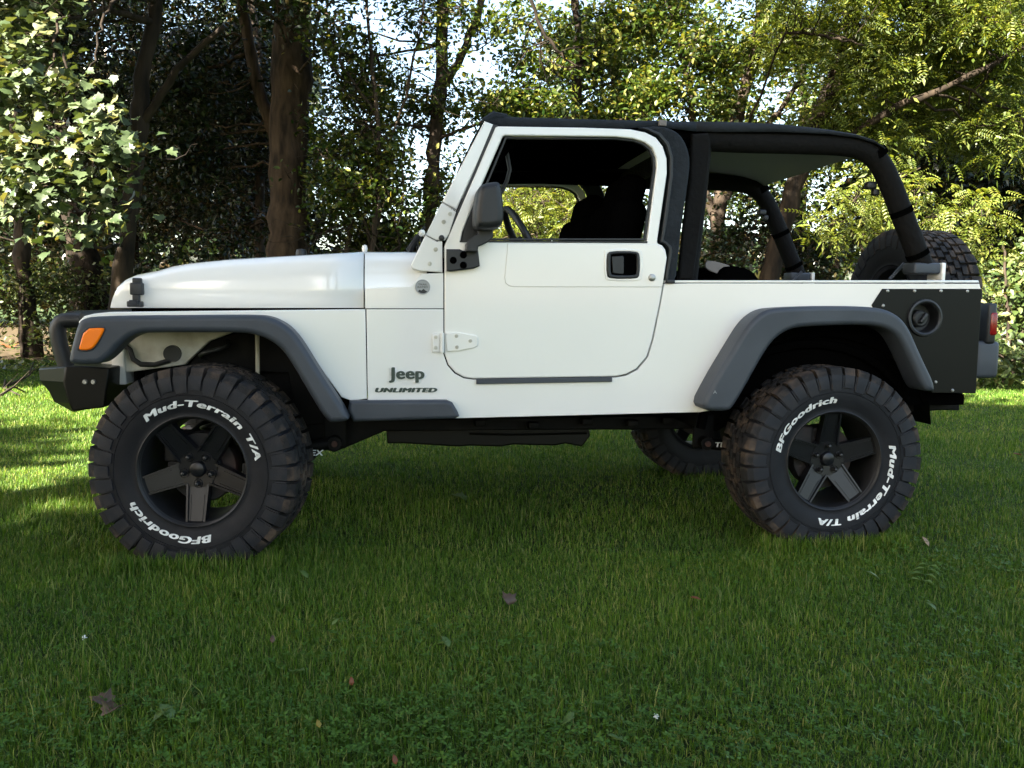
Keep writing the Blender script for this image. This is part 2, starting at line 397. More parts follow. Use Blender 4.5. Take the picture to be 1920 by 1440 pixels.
exec_trees = True
if exec_trees:
    # canopy that shades the lawn, the car and the wood: (ground shadow x, y, crown height, crown radius)
    CANOPY = [(0, -2.6, 8, 2.5), (3, -2.6, 8.4, 2.5), (6.4, -2.2, 8, 2.7), (2.1, .1, 8.6, 2.2), (4.5, .7, 8, 2.5), (7.6, 1.4, 8.4, 2.6), (3.0, 2.9, 8.3, 1.9), (5.4, 3.9, 8, 2.4), (9.8, 2.6, 8.8, 2.4), (-2.4, -2.2, 8.6, 2.3), (-2.0, 10.2, 7.0, 2.7), (-2.6, 11, 9.5, 3.0), (1.5, 11, 9, 2.6), (-3.4, 8.6, 7, 2.0), (-1.2, 10.0, 6.8, 1.8), (.6, 11.6, 7, 2.0), (2.6, 13, 7.4, 2.2), (0, 14, 8, 2.4), (-2.6, 13.5, 8, 2.4), (4.6, 14.6, 8, 2.2), (2.4, 16, 9, 2.4), (-4.6, 11, 8, 2.4), (1.5, 2.7, 8.2, 1.6), (3.4, 4.6, 9.2, 1.9), (3.1, 0, 8.8, 1.6), (4.4, -.8, 8.2, 1.6), (6.2, 2.4, 8.6, 1.8), (8.2, 9.6, 8, 1.6), (10.2, 11, 8, 1.5), (7.2, 8.7, 7.2, 1.3), (14, 13.6, 8.4, 2.0), (9.6, 14.4, 8.4, 1.4), (-3.2, 1.6, 8, .7), (1.2, -4.5, 8.5, 2.3), (4.6, -4.6, 8.3, 2.4), (-1.6, -4.6, 9, 2.2), (7.4, -4.6, 8.8, 2.4)]
    shade = []; over = {}
    for tx, ty, cz, r in CANOPY:
        cx, cy = tx-1.033*cz, ty-.833*cz
        if cy < -2.6 or cx < .756-.427*(cy+4.19)-1.0: shade.append(((cx+.3, cy-.4), (cx, cy, cz), (r, r, r*.72), 150))
        else:   # unseen crown added for its shade, hung on the nearest tree of the wood
            k = min((('maple', -3.6, 5.2), ('oak', -.9, 9.7), ('ash', .9, 8.6), ('elm', 5.8, 8.7), ('walnut', 6.3, 7.7)), key=lambda q: (q[1]-cx)**2+(q[2]-cy)**2)[0]
            over.setdefault(k, []).append((cx, cy, cz, r))
    def OV(k, area):
        out = []
        for cx, cy, cz, r in over.get(k, []):
            n = int(3.14*r*r*2.3/area/4)
            out += [(ellip((cx, cy, cz), np.array((r, r, r*.7))*.7, 1)[0], np.array((r, r, r*.7))*.66, n) for _ in range(4)]
        return out
    rng = np.random.default_rng(5)
    for (bx, by), c, r, n in shade:
        tree('shade_tree', 'tall leafy tree standing behind the photographer', [([np.array([bx, by, -.05]), np.array([bx+.1, by, 2.5]), np.array(c)], [.26, .21, .10])], [], 'broad', 'bark_dark', 'dia', .34, 12, .45, group='trees behind the photographer', world_blobs=[(ellip(c, np.array(r)*.75, 1)[0], np.array(r)*.62, n//5) for _ in range(6)], twig=.2)
    rng = np.random.default_rng(21)
    big = [trunk(541, [(541, 470, 72), (540, 330, 68), (546, 150, 70), (552, -60, 62), (560, -500, 40)], 13.0)]
    big.append(pxpath([(520, 260, 13.5, 26), (478, 150, 13.4, 22), (455, 20, 13.3, 18), (440, -200, 13.2, 14)]))
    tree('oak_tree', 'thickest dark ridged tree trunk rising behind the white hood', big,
         rb(300, 640, -520, -60, 10.5, 15, 26, 120, 80, 70)+rb(290, 500, 0, 420, 13.2, 16, 16, 75, 65, 46)+[(600, 20, 11, 60, 40, 14), (520, 10, 11, 70, 30, 12)], 'broad_shaded', 'bark_warm', 'oval', .105, 16, .20, dead=14, world_blobs=OV('oak', .0053*14))
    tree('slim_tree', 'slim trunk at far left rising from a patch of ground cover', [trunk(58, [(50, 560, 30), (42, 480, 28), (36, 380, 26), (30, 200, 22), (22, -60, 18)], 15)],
         rb(-120, 130, -300, 330, 13.5, 16.5, 18, 85, 65, 46), 'broad_shaded', 'bark_pale', 'oval', .10, 18, .2, dead=5)
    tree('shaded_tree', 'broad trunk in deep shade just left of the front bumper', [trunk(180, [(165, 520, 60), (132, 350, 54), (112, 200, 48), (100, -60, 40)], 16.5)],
         rb(40, 440, -250, 380, 15.0, 19, 30, 95, 75, 48), 'broad_shaded', 'bark_dark', 'oval', .11, 18, .22, dead=8)
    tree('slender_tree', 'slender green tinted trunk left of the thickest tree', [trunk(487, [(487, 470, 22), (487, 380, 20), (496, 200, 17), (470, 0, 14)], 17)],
         rb(300, 520, 100, 440, 15.5, 19, 18, 75, 60, 44), 'broad_shaded', 'bark_pale', 'oval', .11, 18, .22, dead=4)
    mapl = [trunk(200, [(232, 500, 34), (256, 300, 30), (268, 150, 28), (300, -40, 24), (330, -300, 18)], 10.2)]
    mapl.append(pxpath([(262, 240, 10.2, 18), (330, 130, 10, 13), (420, 50, 9.8, 9)]))
    mapl.append(pxpath([(285, 40, 10.2, 14), (200, 20, 9.2, 9), (105, 40, 8.4, 6), (100, 120, 8.1, 4), (70, 160, 8, 3)]))
    mapl.append(pxpath([(292, 0, 10.2, 12), (225, -10, 9.0, 8), (190, 45, 8.4, 5), (180, 100, 8.2, 4), (165, 140, 8, 3)]))
    mapl.append(pxpath([(120, 100, 8.2, 5), (140, 180, 8, 4), (150, 250, 7.9, 3), (240, 290, 8, 3), (330, 300, 8.2, 3), (370, 270, 8.3, 2)]))
    tree('maple_tree', 'maple with pale lobed sunlit leaves hanging at the left', mapl,
         rb(-40, 180, 0, 420, 7.8, 10, 10, 70, 40, 12)+rb(-80, 280, -350, -40, 8, 10, 10, 100, 70, 22)+[(45, 70, 8.2, 70, 50, 13), (20, 170, 8, 70, 40, 15), (120, 165, 8, 70, 30, 13), (185, 235, 8, 62, 30, 14), (60, 265, 8, 75, 34, 14), (180, 290, 7.9, 66, 26, 13), (235, 275, 7.9, 40, 22, 8), (100, 345, 7.9, 70, 28, 11),
          (40, 330, 8.2, 55, 32, 9), (190, 345, 8.1, 48, 24, 8), (130, 425, 8, 45, 22, 6), (90, 20, 8.6, 80, 26, 10), (10, 0, 8.6, 50, 50, 12), (-60, 200, 8.3, 60, 160, 30), (220, 415, 8.2, 34, 18, 4)],
         'maple', 'bark_dark', 'maple', .108, 10, .13, 1.0, .6, face=(-.25, -.45, .1), droop=.6, world_blobs=OV('maple', .0075*9))
    mid = [trunk(793, [(797, 440, 30), (806, 380, 28), (816, 260, 26), (828, 120, 26), (832, -60, 22), (836, -300, 15)], 13)]
    mid.append(pxpath([(822, 170, 13, 18), (858, 120, 12.9, 17), (885, 60, 12.9, 15), (915, -40, 12.8, 12)]))
    mid.append(pxpath([(812, 238, 13, 8), (740, 232, 12.6, 6), (690, 236, 12.5, 5), (640, 300, 12.3, 3)]))
    mid.append(pxpath([(815, 265, 13, 8), (860, 245, 12.7, 6), (905, 228, 12.5, 5)]))
    tree('ash_tree', 'slim forked sunlit trunk just ahead of the windscreen', mid,
         rb(600, 760, 100, 330, 12.2, 14, 8, 55, 40, 14)+rb(700, 900, 200, 420, 12.4, 14, 8, 45, 35, 14)+[(700, 150, 12.8, 60, 40, 10), (740, 330, 13, 40, 60, 10), (870, 200, 12.5, 40, 40, 8), (900, 60, 12.5, 60, 40, 10), (770, 40, 12.8, 50, 35, 8), (660, 60, 12.8, 50, 40, 10), (730, 250, 12.6, 45, 30, 10), (880, 290, 12.8, 40, 50, 10), (850, 380, 13, 30, 40, 8)]
         +rb(640, 1000, -350, -60, 12, 14, 8, 100, 70, 24), 'broad', 'bark_pale', 'oval', .10, 16, .14, dead=12, world_blobs=OV('ash', .0037*16))
    tree('thorn_tree', 'thin twiggy tree veiling the bright sky gap left of the windscreen', [trunk(690, [(700, 470, 12), (712, 330, 10), (705, 180, 8), (690, 40, 6), (680, -80, 4)], 12.2), pxpath([(710, 320, 12.2, 7), (760, 180, 12.1, 5), (790, 60, 12, 4), (800, -60, 12, 3)]), pxpath([(706, 220, 12.2, 6), (640, 120, 12.1, 4), (610, 20, 12, 3)])],
         rb(600, 960, -60, 260, 11.6, 13.6, 34, 50, 40, 15)+rb(640, 960, -330, -60, 11.6, 13.6, 8, 80, 60, 24), 'broad', 'bark_pale', 'oval', .085, 9, .15, dead=34)
    tree('hazel_bush', 'tangle of brown twigs and leaves between the two main trunks', [trunk(650, [(650, 470, 9), (660, 380, 7), (680, 260, 5), (700, 180, 3)], 12.6), pxpath([(700, 560, 12.4, 8), (690, 430, 12.4, 6), (640, 330, 12.3, 4), (600, 250, 12.3, 3)]), pxpath([(720, 560, 12.4, 8), (750, 460, 12.4, 6), (735, 400, 12.3, 3)])],
         rb(590, 700, 180, 300, 12, 14, 8, 50, 40, 24)+rb(590, 740, 300, 450, 12, 14, 14, 60, 45, 32)+[(760, 440, 12.6, 40, 30, 16), (700, 450, 12.6, 60, 40, 24), (790, 400, 12.6, 40, 40, 12), (830, 330, 12.6, 36, 40, 8)], 'broad', 'bark_pale', 'oval', .09, 12, .16, cat='bush', dead=30)
    tree('low_bush', 'dark low bush filling the gap above the rear of the hood', [trunk(740, [(740, 500, 8), (745, 430, 5), (755, 380, 3)], 14)],
         rb(600, 830, 410, 520, 13, 15, 8, 55, 38, 28), 'broad_shaded', 'bark_pale', 'oval', .11, 12, .17, cat='bush', dead=10)
    rt = [trunk(1425, [(1440, 520, 36), (1478, 385, 33), (1530, 235, 36), (1566, 160, 36)], 12.6)]
    rt.append(pxpath([(1560, 170, 12.6, 30), (1640, 110, 12.3, 24), (1700, 70, 12, 19), (1820, 0, 11.6, 12), (1900, -60, 11.3, 9)]))
    rt.append(pxpath([(1562, 165, 12.6, 30), (1590, 80, 12.5, 24), (1600, -20, 12.4, 20), (1620, -250, 12.2, 14)]))
    rt.append(pxpath([(1510, 300, 12.6, 16), (1605, 245, 12, 15), (1680, 200, 11.6, 14), (1760, 170, 11.3, 12), (1900, 100, 11, 9), (2000, 60, 11, 6)]))
    rt.append(pxpath([(1400, 250, 12.6, 5), (1470, 60, 11.5, 5), (1560, 70, 11, 5), (1620, 85, 10.8, 3)]))
    tree('walnut_tree', 'large dark leaning trunk behind the open rear of the car', rt,
         rb(1450, 1920, -60, 70, 10.5, 12.5, 18, 85, 50, 34)+rb(1540, 1930, 80, 270, 11.5, 13.5, 18, 75, 50, 34)+rb(1480, 2000, -400, -80, 10.5, 13.5, 20, 110, 80, 40), 'walnut', 'bark_dark', 'pin', .30, 5, .22, .8, .5, dead=6, world_blobs=OV('walnut', .025*4))
    ml = [trunk(1325, [(1345, 420, 28), (1358, 310, 26), (1388, 195, 24), (1412, 115, 22), (1432, -40, 18)], 13.6)]
    ml.append(pxpath([(1345, 400, 13.6, 22), (1400, 290, 13.5, 17), (1460, 210, 13.4, 12), (1500, 150, 13.3, 8)]))
    ml.append(pxpath([(1340, 430, 13.6, 18), (1310, 300, 13.7, 14), (1290, 150, 13.8, 11), (1250, 0, 13.9, 8)]))
    tree('elm_tree', 'slanting pale brown trunk behind the soft top', ml,
         rb(1180, 1500, 20, 200, 12.5, 14.5, 20, 62, 36, 22)+rb(1200, 1520, -320, -20, 12, 14.5, 14, 100, 70, 30)+[(1400, 250, 14, 50, 40, 10), (1500, 290, 14, 50, 40, 16)], 'broad', 'bark_pale', 'oval', .10, 20, .15, dead=12, world_blobs=OV('elm', .0037*20))
    tree('lime_tree', 'leafy tree with dark foliage directly behind the windscreen top', [trunk(1085, [(1085, 420, 24), (1080, 200, 20), (1084, 60, 17), (1076, -60, 14)], 14.6), pxpath([(990, -20, 11.5, 7), (1010, 45, 11.5, 7), (1045, 95, 11.5, 6), (1085, 125, 11.5, 3)])],
         rb(1020, 1240, 40, 230, 13, 15.5, 18, 60, 40, 22)+rb(930, 1060, 100, 230, 12.5, 14, 10, 48, 30, 18)+rb(1080, 1240, -300, 40, 13, 15, 10, 90, 60, 30), 'broad', 'bark_dark', 'oval', .10, 20, .15, dead=10)
    tree('sumac_bush', 'bright yellow green bush of feathery leaves behind the roll bar', [trunk(1690, [(1690, 560, 12), (1690, 470, 9), (1670, 400, 6), (1650, 350, 4)], 9.6), pxpath([(1700, 600, 9.5, 9), (1760, 480, 9.3, 7), (1800, 400, 9.2, 4)]), pxpath([(1680, 600, 9.6, 8), (1620, 480, 9.5, 6), (1580, 400, 9.4, 4)])],
         [(1660, 350, 9.4, 70, 30, 16), (1600, 380, 9.4, 55, 40, 16), (1560, 420, 9.6, 45, 40, 12), (1730, 360, 9.2, 60, 30, 16), (1790, 400, 9.2, 60, 40, 18), (1850, 400, 9.3, 45, 45, 14), (1620, 440, 9.5, 60, 40, 16), (1700, 430, 9.4, 60, 40, 16), (1840, 470, 9.5, 45, 40, 12), (1760, 500, 9.6, 60, 50, 14)],
         'pinnate', 'bark_pale', 'pin', .26, 4, .17, .9, .45, cat='bush', face=(-.1, -.3, 0))
    tree('privet_bush', 'leafy bush at the right edge beside the rear bumper', [trunk(1890, [(1890, 640, 8), (1885, 540, 6), (1880, 460, 4)], 11.6), pxpath([(1900, 700, 11.5, 8), (1930, 560, 11.4, 6), (1940, 450, 11.3, 4)])],
         rb(1835, 1990, 480, 690, 10.9, 12.2, 18, 50, 40, 24), 'bush', 'bark_pale', 'oval', .125, 10, .15, .7, .6, cat='bush', face=(-.3, -.5, 0))
    tree('tall_bush', 'dim tall bush seen through the gap under the soft top', [trunk(1570, [(1570, 500, 9), (1560, 400, 6), (1555, 330, 4)], 13.5), pxpath([(1500, 600, 13.5, 9), (1480, 470, 13.4, 6), (1470, 400, 13.3, 4)])],
         rb(1300, 1620, 440, 540, 12.5, 14.5, 14, 55, 40, 26)+rb(1480, 1620, 330, 430, 12.8, 14.5, 6, 40, 35, 12)+[(1310, 400, 13.6, 30, 50, 10), (1400, 375, 13.4, 45, 40, 20), (1440, 420, 13.4, 45, 35, 18), (1370, 440, 13.2, 40, 30, 14)], 'broad_shaded', 'bark_pale', 'oval', .10, 12, .16, cat='bush', dead=10)
    tree('elder_bush', 'light green leafy bush seen through the open door windows', [trunk(1000, [(1000, 560, 10), (1010, 440, 7), (1020, 360, 4)], 10.8), pxpath([(960, 600, 10.8, 8), (1040, 440, 10.6, 5), (1090, 370, 10.5, 3)])],
         rb(930, 1110, 350, 480, 10, 11.4, 12, 50, 35, 18), 'pinnate', 'bark_pale', 'pin', .22, 4, .15, .9, .5, cat='bush', dead=14)
    bk = [(250, 20, 0, 'backmost shaded tree above the front of the hood', 'broad_shaded', (60, 520, -100, 420), 26),
          (420, 21, 0, 'backmost dark tree between two left trunks', 'broad_shaded', (280, 600, -100, 460), 28),
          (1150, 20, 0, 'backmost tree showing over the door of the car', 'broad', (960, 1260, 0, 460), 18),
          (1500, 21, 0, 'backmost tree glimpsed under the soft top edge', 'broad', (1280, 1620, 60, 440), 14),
          (1760, 18, 0, 'backmost tree right of the spare tyre', 'broad_shaded', (1600, 1960, 60, 480), 26),
          (1950, 16, 0, 'dark tree filling the right edge of the picture', 'broad_shaded', (1820, 2080, -50, 480), 22),
          (-60, 18, 0, 'dark tree filling the left edge of the picture', 'broad_shaded', (-160, 120, -60, 460), 24)]
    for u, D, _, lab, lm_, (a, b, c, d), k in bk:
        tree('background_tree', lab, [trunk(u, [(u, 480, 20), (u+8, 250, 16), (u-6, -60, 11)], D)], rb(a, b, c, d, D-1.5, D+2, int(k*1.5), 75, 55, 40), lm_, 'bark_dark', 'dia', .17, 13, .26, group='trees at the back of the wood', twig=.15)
    for i, (u, D, lab) in enumerate([(40, 14.8, 'low leafy shrub at the foot of the far left trunk'), (160, 15.6, 'low shrub behind the front bumper hoop'), (330, 15, 'low dark shrub hidden mostly by the front of the hood'), (470, 15, 'low dark shrub before the slender trunk'), (1215, 15, 'low shrub seen beneath the chassis'), (1800, 13.2, 'low shrub behind the rear bumper')]):
        tree('shrub', lab, [trunk(u, [(u, 580, 6), (u+5, 530, 4)], D)], rb(u-90, u+90, 500, 640, D-.7, D+.9, 9, 55, 40, 20), 'broad_shaded' if i in (2, 3) else 'bush', 'bark_pale', 'oval', .10, 11, .15, cat='bush', group='low shrubs along the wood edge')
    # far wood: reads as one mass beyond the trees
    P = []
    for (u0, u1, vt, n) in [(-400, 590, 120, 14000), (620, 900, 470, 1200), (900, 1300, 430, 1800), (1300, 1640, 440, 1500), (1640, 2400, 200, 6000)]:
        for _ in range(n):
            u = rng.uniform(u0, u1); D = rng.uniform(30, 40); P.append(dep(u, 565-rng.random()**1.2*(565-vt)*1.0, D))
    tag(link('far_wood', leaves('far_wood', np.array(P), .75*rng.uniform(.5, 1.2, len(P)), 'dia', .6, .9), M['broad_shaded'], None, False), 'dark mass of foliage far beyond the tree trunks', 'woodland', kind='stuff')

# ------------------------------------------------------------------ lawn
rng = np.random.default_rng(33)
def blades(name, D, lat, h, wd, matn, lean=.75, xy=None):
    N = len(D); base = CAM[None]+FWH[None]*D[:, None]+RTH[None]*lat[:, None]; base[:, 2] = GZ
    az = rng.uniform(0, 2*math.pi, N); d = np.stack([np.cos(az), np.sin(az), np.zeros(N)], 1); s = np.stack([-np.sin(az), np.cos(az), np.zeros(N)], 1)
    if xy is not None: base = np.concatenate([xy, np.full((len(xy), 1), GZ)], 1)
    ln = h*np.abs(rng.normal(.35, lean, N)).clip(0, 1.35); hz = np.sqrt((h**2-(ln*.8)**2).clip((h*.35)**2))
    up = np.array([0, 0, 1.])
    V = np.empty((N, 5, 3)); W = wd[:, None]/2
    V[:, 0] = base-s*W; V[:, 1] = base+s*W
    midp = base+d*(ln*.35)[:, None]+up*(hz*.62)[:, None]
    V[:, 2] = midp+s*W*.75; V[:, 3] = midp-s*W*.75
    V[:, 4] = base+d*ln[:, None]+up*hz[:, None]
    Fc = np.array([(0, 1, 2), (0, 2, 3), (3, 2, 4)])[None]+(np.arange(N)*5)[:, None, None]
    return np_mesh(name, V.reshape(-1, 3), Fc.reshape(-1, 3))
FWH = norm(np.array([FW[0], FW[1], 0])); RTH = norm(np.array([RT[0], RT[1], 0]))
def samp(n, D0, D1, p):
    # areal density ~ D^-p
    q = rng.random(n); e = 2-p
    D = (D0**e+q*(D1**e-D0**e))**(1/e) if abs(e) > 1e-6 else D0*(D1/D0)**q
    return D, rng.uniform(-1, 1, n)*(.66*D+.5)
D1_, l1 = samp(210000, 1.6, 3.4, 0); D2_, l2 = samp(420000, 3.4, 14.2, 1.9)
Dg = np.concatenate([D1_, D2_]); lg = np.concatenate([l1, l2])
pos = CAM[None]+FWH[None]*Dg[:, None]+RTH[None]*lg[:, None]
cl = .5+.5*np.sin(pos[:, 0]*2.1+np.sin(pos[:, 1]*1.7)*1.5)*np.sin(pos[:, 1]*2.6+np.sin(pos[:, 0]*1.3)*1.7)
hg = (.018+.020*cl)*rng.uniform(.5, 1.5, len(Dg)); wg = .0029*rng.uniform(.6, 1.3, len(Dg))*np.maximum(1, Dg/3.6)**.9
xy = []
for cx_ in (0.0, 2.629):
    q = np.stack([rng.uniform(-.34, .34, 2600)+cx_, -.93+rng.normal(size=2600)*.035], 1); xy.append(q)
xy = np.concatenate(xy); nb = len(xy); Dg2 = np.full(nb, 3.2)
tuft = blades('tuft', Dg2, Dg2*0, rng.uniform(.03, .085, nb), rng.uniform(.0022, .004, nb), 'grass', .5, xy)
cc = []
for _ in range(150):
    D = 1.9+5.5*rng.random()**1.3; q = CAM+FWH*D+RTH*rng.uniform(-.64, .64)*D; k = rng.integers(10, 34)
    cc.append(np.array(q[:2])+rng.normal(size=(k, 2))*rng.uniform(.03, .10))
cc = np.concatenate(cc); nb2 = len(cc); Dc = np.full(nb2, 3.2)
tall = blades('tall', Dc, Dc*0, rng.uniform(.045, .10, nb2), rng.uniform(.0018, .0032, nb2), 'grass', .9, cc)
tag(link('long_grass', tall, M['grass'], None, False), 'scattered longer grass blades missed by the mower', 'grass', kind='stuff')
tag(link('tyre_edge_grass', tuft, M['grass'], None, False), 'longer grass blades standing up against the near tyres', 'grass', kind='stuff')
tag(link('lawn_grass', blades('lawn_grass', Dg, lg, hg, wg, 'grass'), M['grass'], None, False), 'short green lawn grass around and under the car', 'grass', kind='stuff')
# clover: three rounded leaflets on a stalk
CLV = []; CLF = []
for k in range(3):
    a0 = k*2*math.pi/3; n0 = len(CLV); CLV.append((0, 0, 0))
    for j in range(6):
        t = -.75+1.5*j/5; r = [.55, .95, 1.0, 1.0, .95, .55][j]; CLV.append((r*math.cos(a0+t*.72), r*math.sin(a0+t*.72), .18*r))
    CLF += [(n0, n0+1+j, n0+2+j) for j in range(5)]
TPL['clover'] = (np.array(CLV), np.array(CLF))
cp = []
for (u, v, r, n) in [(120, 1400, .5, 500), (420, 1360, .4, 300), (650, 1420, .4, 420), (900, 1400, .35, 350), (1150, 1420, .5, 550), (1450, 1400, .4, 350), (1840, 1080, .8, 900), (1780, 1250, .5, 380), (300, 1180, .4, 160), (760, 1230, .3, 150), (1000, 1270, .3, 160), (560, 1040, .4, 150), (1300, 1080, .4, 150)]:
    c = gnd(u, v); q = c+rng.normal(size=(n, 3))*np.array([r, r*.55, 0])*.6; q[:, 2] = GZ+rng.uniform(.02, .048, n); cp.append(q)
cp = np.concatenate(cp)
tag(link('clover', leaves('clover', cp, .0105*rng.uniform(.7, 1.3, len(cp)), 'clover', 1.6, .35), M['clover'], None, False), 'patches of clover leaves among the lawn grass', 'clover', kind='stuff')
# ground cover and leaf litter on the woodland floor
P = []
for _ in range(5200):
    u = rng.uniform(-250, 2200); D = 11.6+rng.random()**1.6*9; p = CAM+ray(u, 720)*D
    P.append((p[0], p[1], GZ+rng.uniform(.0, .14)))
tag(link('ground_cover', leaves('ground_cover', np.array(P), .11*rng.uniform(.6, 1.3, len(P)), 'oval', 1.2, .5), M['bush'], None, False), 'low leafy ground cover along the edge of the wood', 'ground cover', kind='stuff')

# ------------------------------------------------------------------ the car
car = empty('off_road_car', (1.4, 0, 0))
tag(car, 'white two door off road car with black soft top parked on the lawn', 'car')
YB = -.74; YF = -.87
def mirror_mesh(me):
    a = np.empty(len(me.vertices)*3); me.vertices.foreach_get('co', a); a = a.reshape(-1, 3); a[:, 1] *= -1
    m2 = me.copy(); m2.vertices.foreach_set('co', a.ravel()); m2.flip_normals(); m2.update(); return m2
def mir(o, parent=None):
    return link(o.name.split('.')[0], mirror_mesh(o.data), None, parent or o.parent, False)

# --- side panels
fender = XZ([(147, 603), (158, 592.5), (176, 588), (205, 585), (685, 579.8), (688, 748), (660, 752), (640, 745), (575, 655), (535, 622), (500, 611), (170, 611), (150, 615)], YB)
o = plate('front_fender', [fender], YB, .34, M['paint'], car, .005, 3); mir(o)
body_px = [(687, 579.8), (831.3, 579.8), (831.5, 664), (838.8, 685), (852.5, 700.5), (869.5, 709.5), (887, 712), (1154, 708), (1175, 704.5), (1195.5, 693.7), (1215.3, 670), (1225.2, 637), (1239, 570), (1245.3, 532),
           (1300, 531), (1837, 532), (1839, 541), (1829, 735), (1757, 735), (1735, 720), (1712, 668), (1695, 618), (1672, 597), (1636, 590), (1563, 588), (1458, 592), (1434, 602), (1405, 650), (1350, 745), (1338, 769), (1312, 773), (855, 784.5), (690, 789), (686, 770), (689.5, 745)]
fhole = [(lambda q: (q[0]+.066*math.cos(t), q[2]+.066*math.sin(t)))(at(1733, 596, YB-.005)) for t in np.linspace(0, 2*math.pi, 32, endpoint=False)]
o = plate('body_side', [XZ(body_px, YB), fhole], YB, .05, M['paint'], car, .003, 2); mir(o)
cowl_px = [(684.5, 540), (770, 537), (790, 513), (831.3, 512), (831.3, 578.4), (684.3, 578.4)]
o = plate('cowl_side', [XZ(cowl_px, YB)], YB, .05, M['paint'], car, .003, 2); mir(o)
rail = XZ([(1247, 525.5), (1835, 525.5), (1837, 530), (1247, 530.5)], YB-.004)
o = plate('tub_rail', [rail], YB-.004, .05, M['paint'], car, .004, 2); mir(o)
xr, zr0, zr1 = 3.40, .69, 1.185
MB().box((3.385, 0, (.70+1.18)/2), (.04, 1.40, .46), bev=.012).build('tailgate', M['paint'], car)
# --- tub floor, firewall and inner structure
mb = MB(); mb.box((2.15, 0, .64), (2.45, 1.36, .05)).box((.74, 0, .90), (.05, 1.30, .55)).box((.16, 0, .86), (1.05, .62, .34))
mb.box((2.75, .55, .84), (1.0, .28, .38), bev=.03).box((2.75, -.55, .84), (1.0, .28, .38), bev=.03)
mb.box((1.40, .685, .90), (1.0, .02, .50)).box((1.40, -.672, .90), (1.0, .02, .50)).box((.83, -.683, .83), (.27, .02, .46)).box((.83, .683, .83), (.27, .02, .46))
mb.build('tub_floor', M['dark'], car)
for s in (-1, 1):
    # rear wheel housing: dark liner arching over the tyre
    mb = MB(); arc = [(2.629+.56*math.cos(t), .53+.40*math.sin(t)) for t in np.linspace(0, math.pi, 15)]
    mb.add([(x, s*.72, z) for x, z in arc]+[(x, s*.34, z) for x, z in arc], [(i, i+1, 16+i, 15+i) for i in range(14)]+[tuple(range(15, 30))]); mb.build('wheel_housing', M['chassis'], car)
    mb = MB(); arc = [(2.60+.50*math.cos(t), .50+.395*math.sin(t)) for t in np.linspace(.35, math.pi-.05, 13)]
    mb.tube([(x, s*.70, z) for x, z in arc], .022, 8); mb.build('wheel_arch_lip', M['dark'], car)
# inner front apron: pale dusty steel seen above the tyre, with hose
ap = XZ([(183, 688), (205, 664), (225, 640), (262, 622), (450, 618), (392, 640), (362, 668), (346, 684), (300, 690), (240, 698)], -.50)
o = plate('inner_fender', [ap], -.50, .05, M['paint_in'], car, .006); mir(o)
MB().tube([tuple(at(u, v, -.515)) for u, v in [(215, 648), (232, 646), (244, 656), (250, 674), (264, 683), (290, 684), (318, 676)]], .011, 8).build('hose', M['trim'], car)
MB().lathe([(.0, -.012), (.034, -.012), (.036, .01), (0, .01)], c=tuple(at(323, 663, -.51)), k=20).build('grommet', M['trim'], car)
ap2 = XZ([(350, 690), (372, 660), (395, 640), (450, 622), (560, 640), (600, 720), (640, 790), (560, 800), (540, 700)], -.46)
o = plate('splash_guard', [ap2], -.46, .02, M['chassis'], car, .004); mir(o)
# --- hood with raised centre, lofted from the grille to the cowl
st = [(207, 576.5, 576), (209, 563, 568), (213, 550, 556), (220, 534, 543), (234, 521, 534), (252, 513.5, 531), (292, 505.5, 533), (316, 498, 534), (350, 492, 536), (425, 484.5, 539), (519, 479, 540), (600, 474.5, 540), (681.5, 470.5, 540)]
secs = []
for u, vt, vs in st:
    f = (u-207)/(681.5-207); wd = .50+.205*f
    pb = at(u, 578.2, -wd); x = pb[0]; zb = pb[2]+.002
    zs = max(at(u, vs, -wd)[2], zb+.003); zt = max(at(u, vt, -wd*.88)[2], zs+.003)
    h = zt-zs
    half = [(-wd, zb), (-wd, zs), (-wd+.006, zs+h*.34), (-wd+.022, zs+h*.66), (-wd+.055, zs+h*.92), (-wd*.80, zt), (-wd*.55, zt+.002), (-wd*.3, zt+(.012 if u > 300 else .002)), (0, zt+(.014 if u > 300 else .003))]
    secs.append([(x, y, z) for y, z in half]+[(x, -y, z) for y, z in half[-2::-1]])
n = len(secs[0]); mb = MB(); mb.add([p for s in secs for p in s], [(i*n+j, i*n+j+1, (i+1)*n+j+1, (i+1)*n+j) for i in range(len(secs)-1) for j in range(n-1)]+[tuple(range(n))])
o = mb.build('hood', M['paint'], car, 50)
md = o.modifiers.new('thick', 'SOLIDIFY'); md.thickness = .012; md.offset = -1
# cowl top continuing the hood shoulders back to the windscreen
secs = []
for u, vt in [(684, 470.5), (725, 471), (768, 471), (800, 472)]:
    wd = .708; x = at(u, 576, -wd)[0]; zs = at(u, 541, -wd)[2]; zt = at(u, vt, -.62)[2]; h = zt-zs
    half = [(-wd-.03, zs-.01), (-wd, zs), (-wd+.006, zs+h*.34), (-wd+.022, zs+h*.66), (-wd+.055, zs+h*.92), (-wd*.80, zt), (-wd*.5, zt+.002), (0, zt+.012)]
    secs.append([(x, y, z) for y, z in half]+[(x, -y, z) for y, z in half[-2::-1]])
n = len(secs[0]); mb = MB(); mb.add([p for s in secs for p in s], [(i*n+j, i*n+j+1, (i+1)*n+j+1, (i+1)*n+j) for i in range(len(secs)-1) for j in range(n-1)])
mb.build('cowl_top', M['paint'], car, 50)
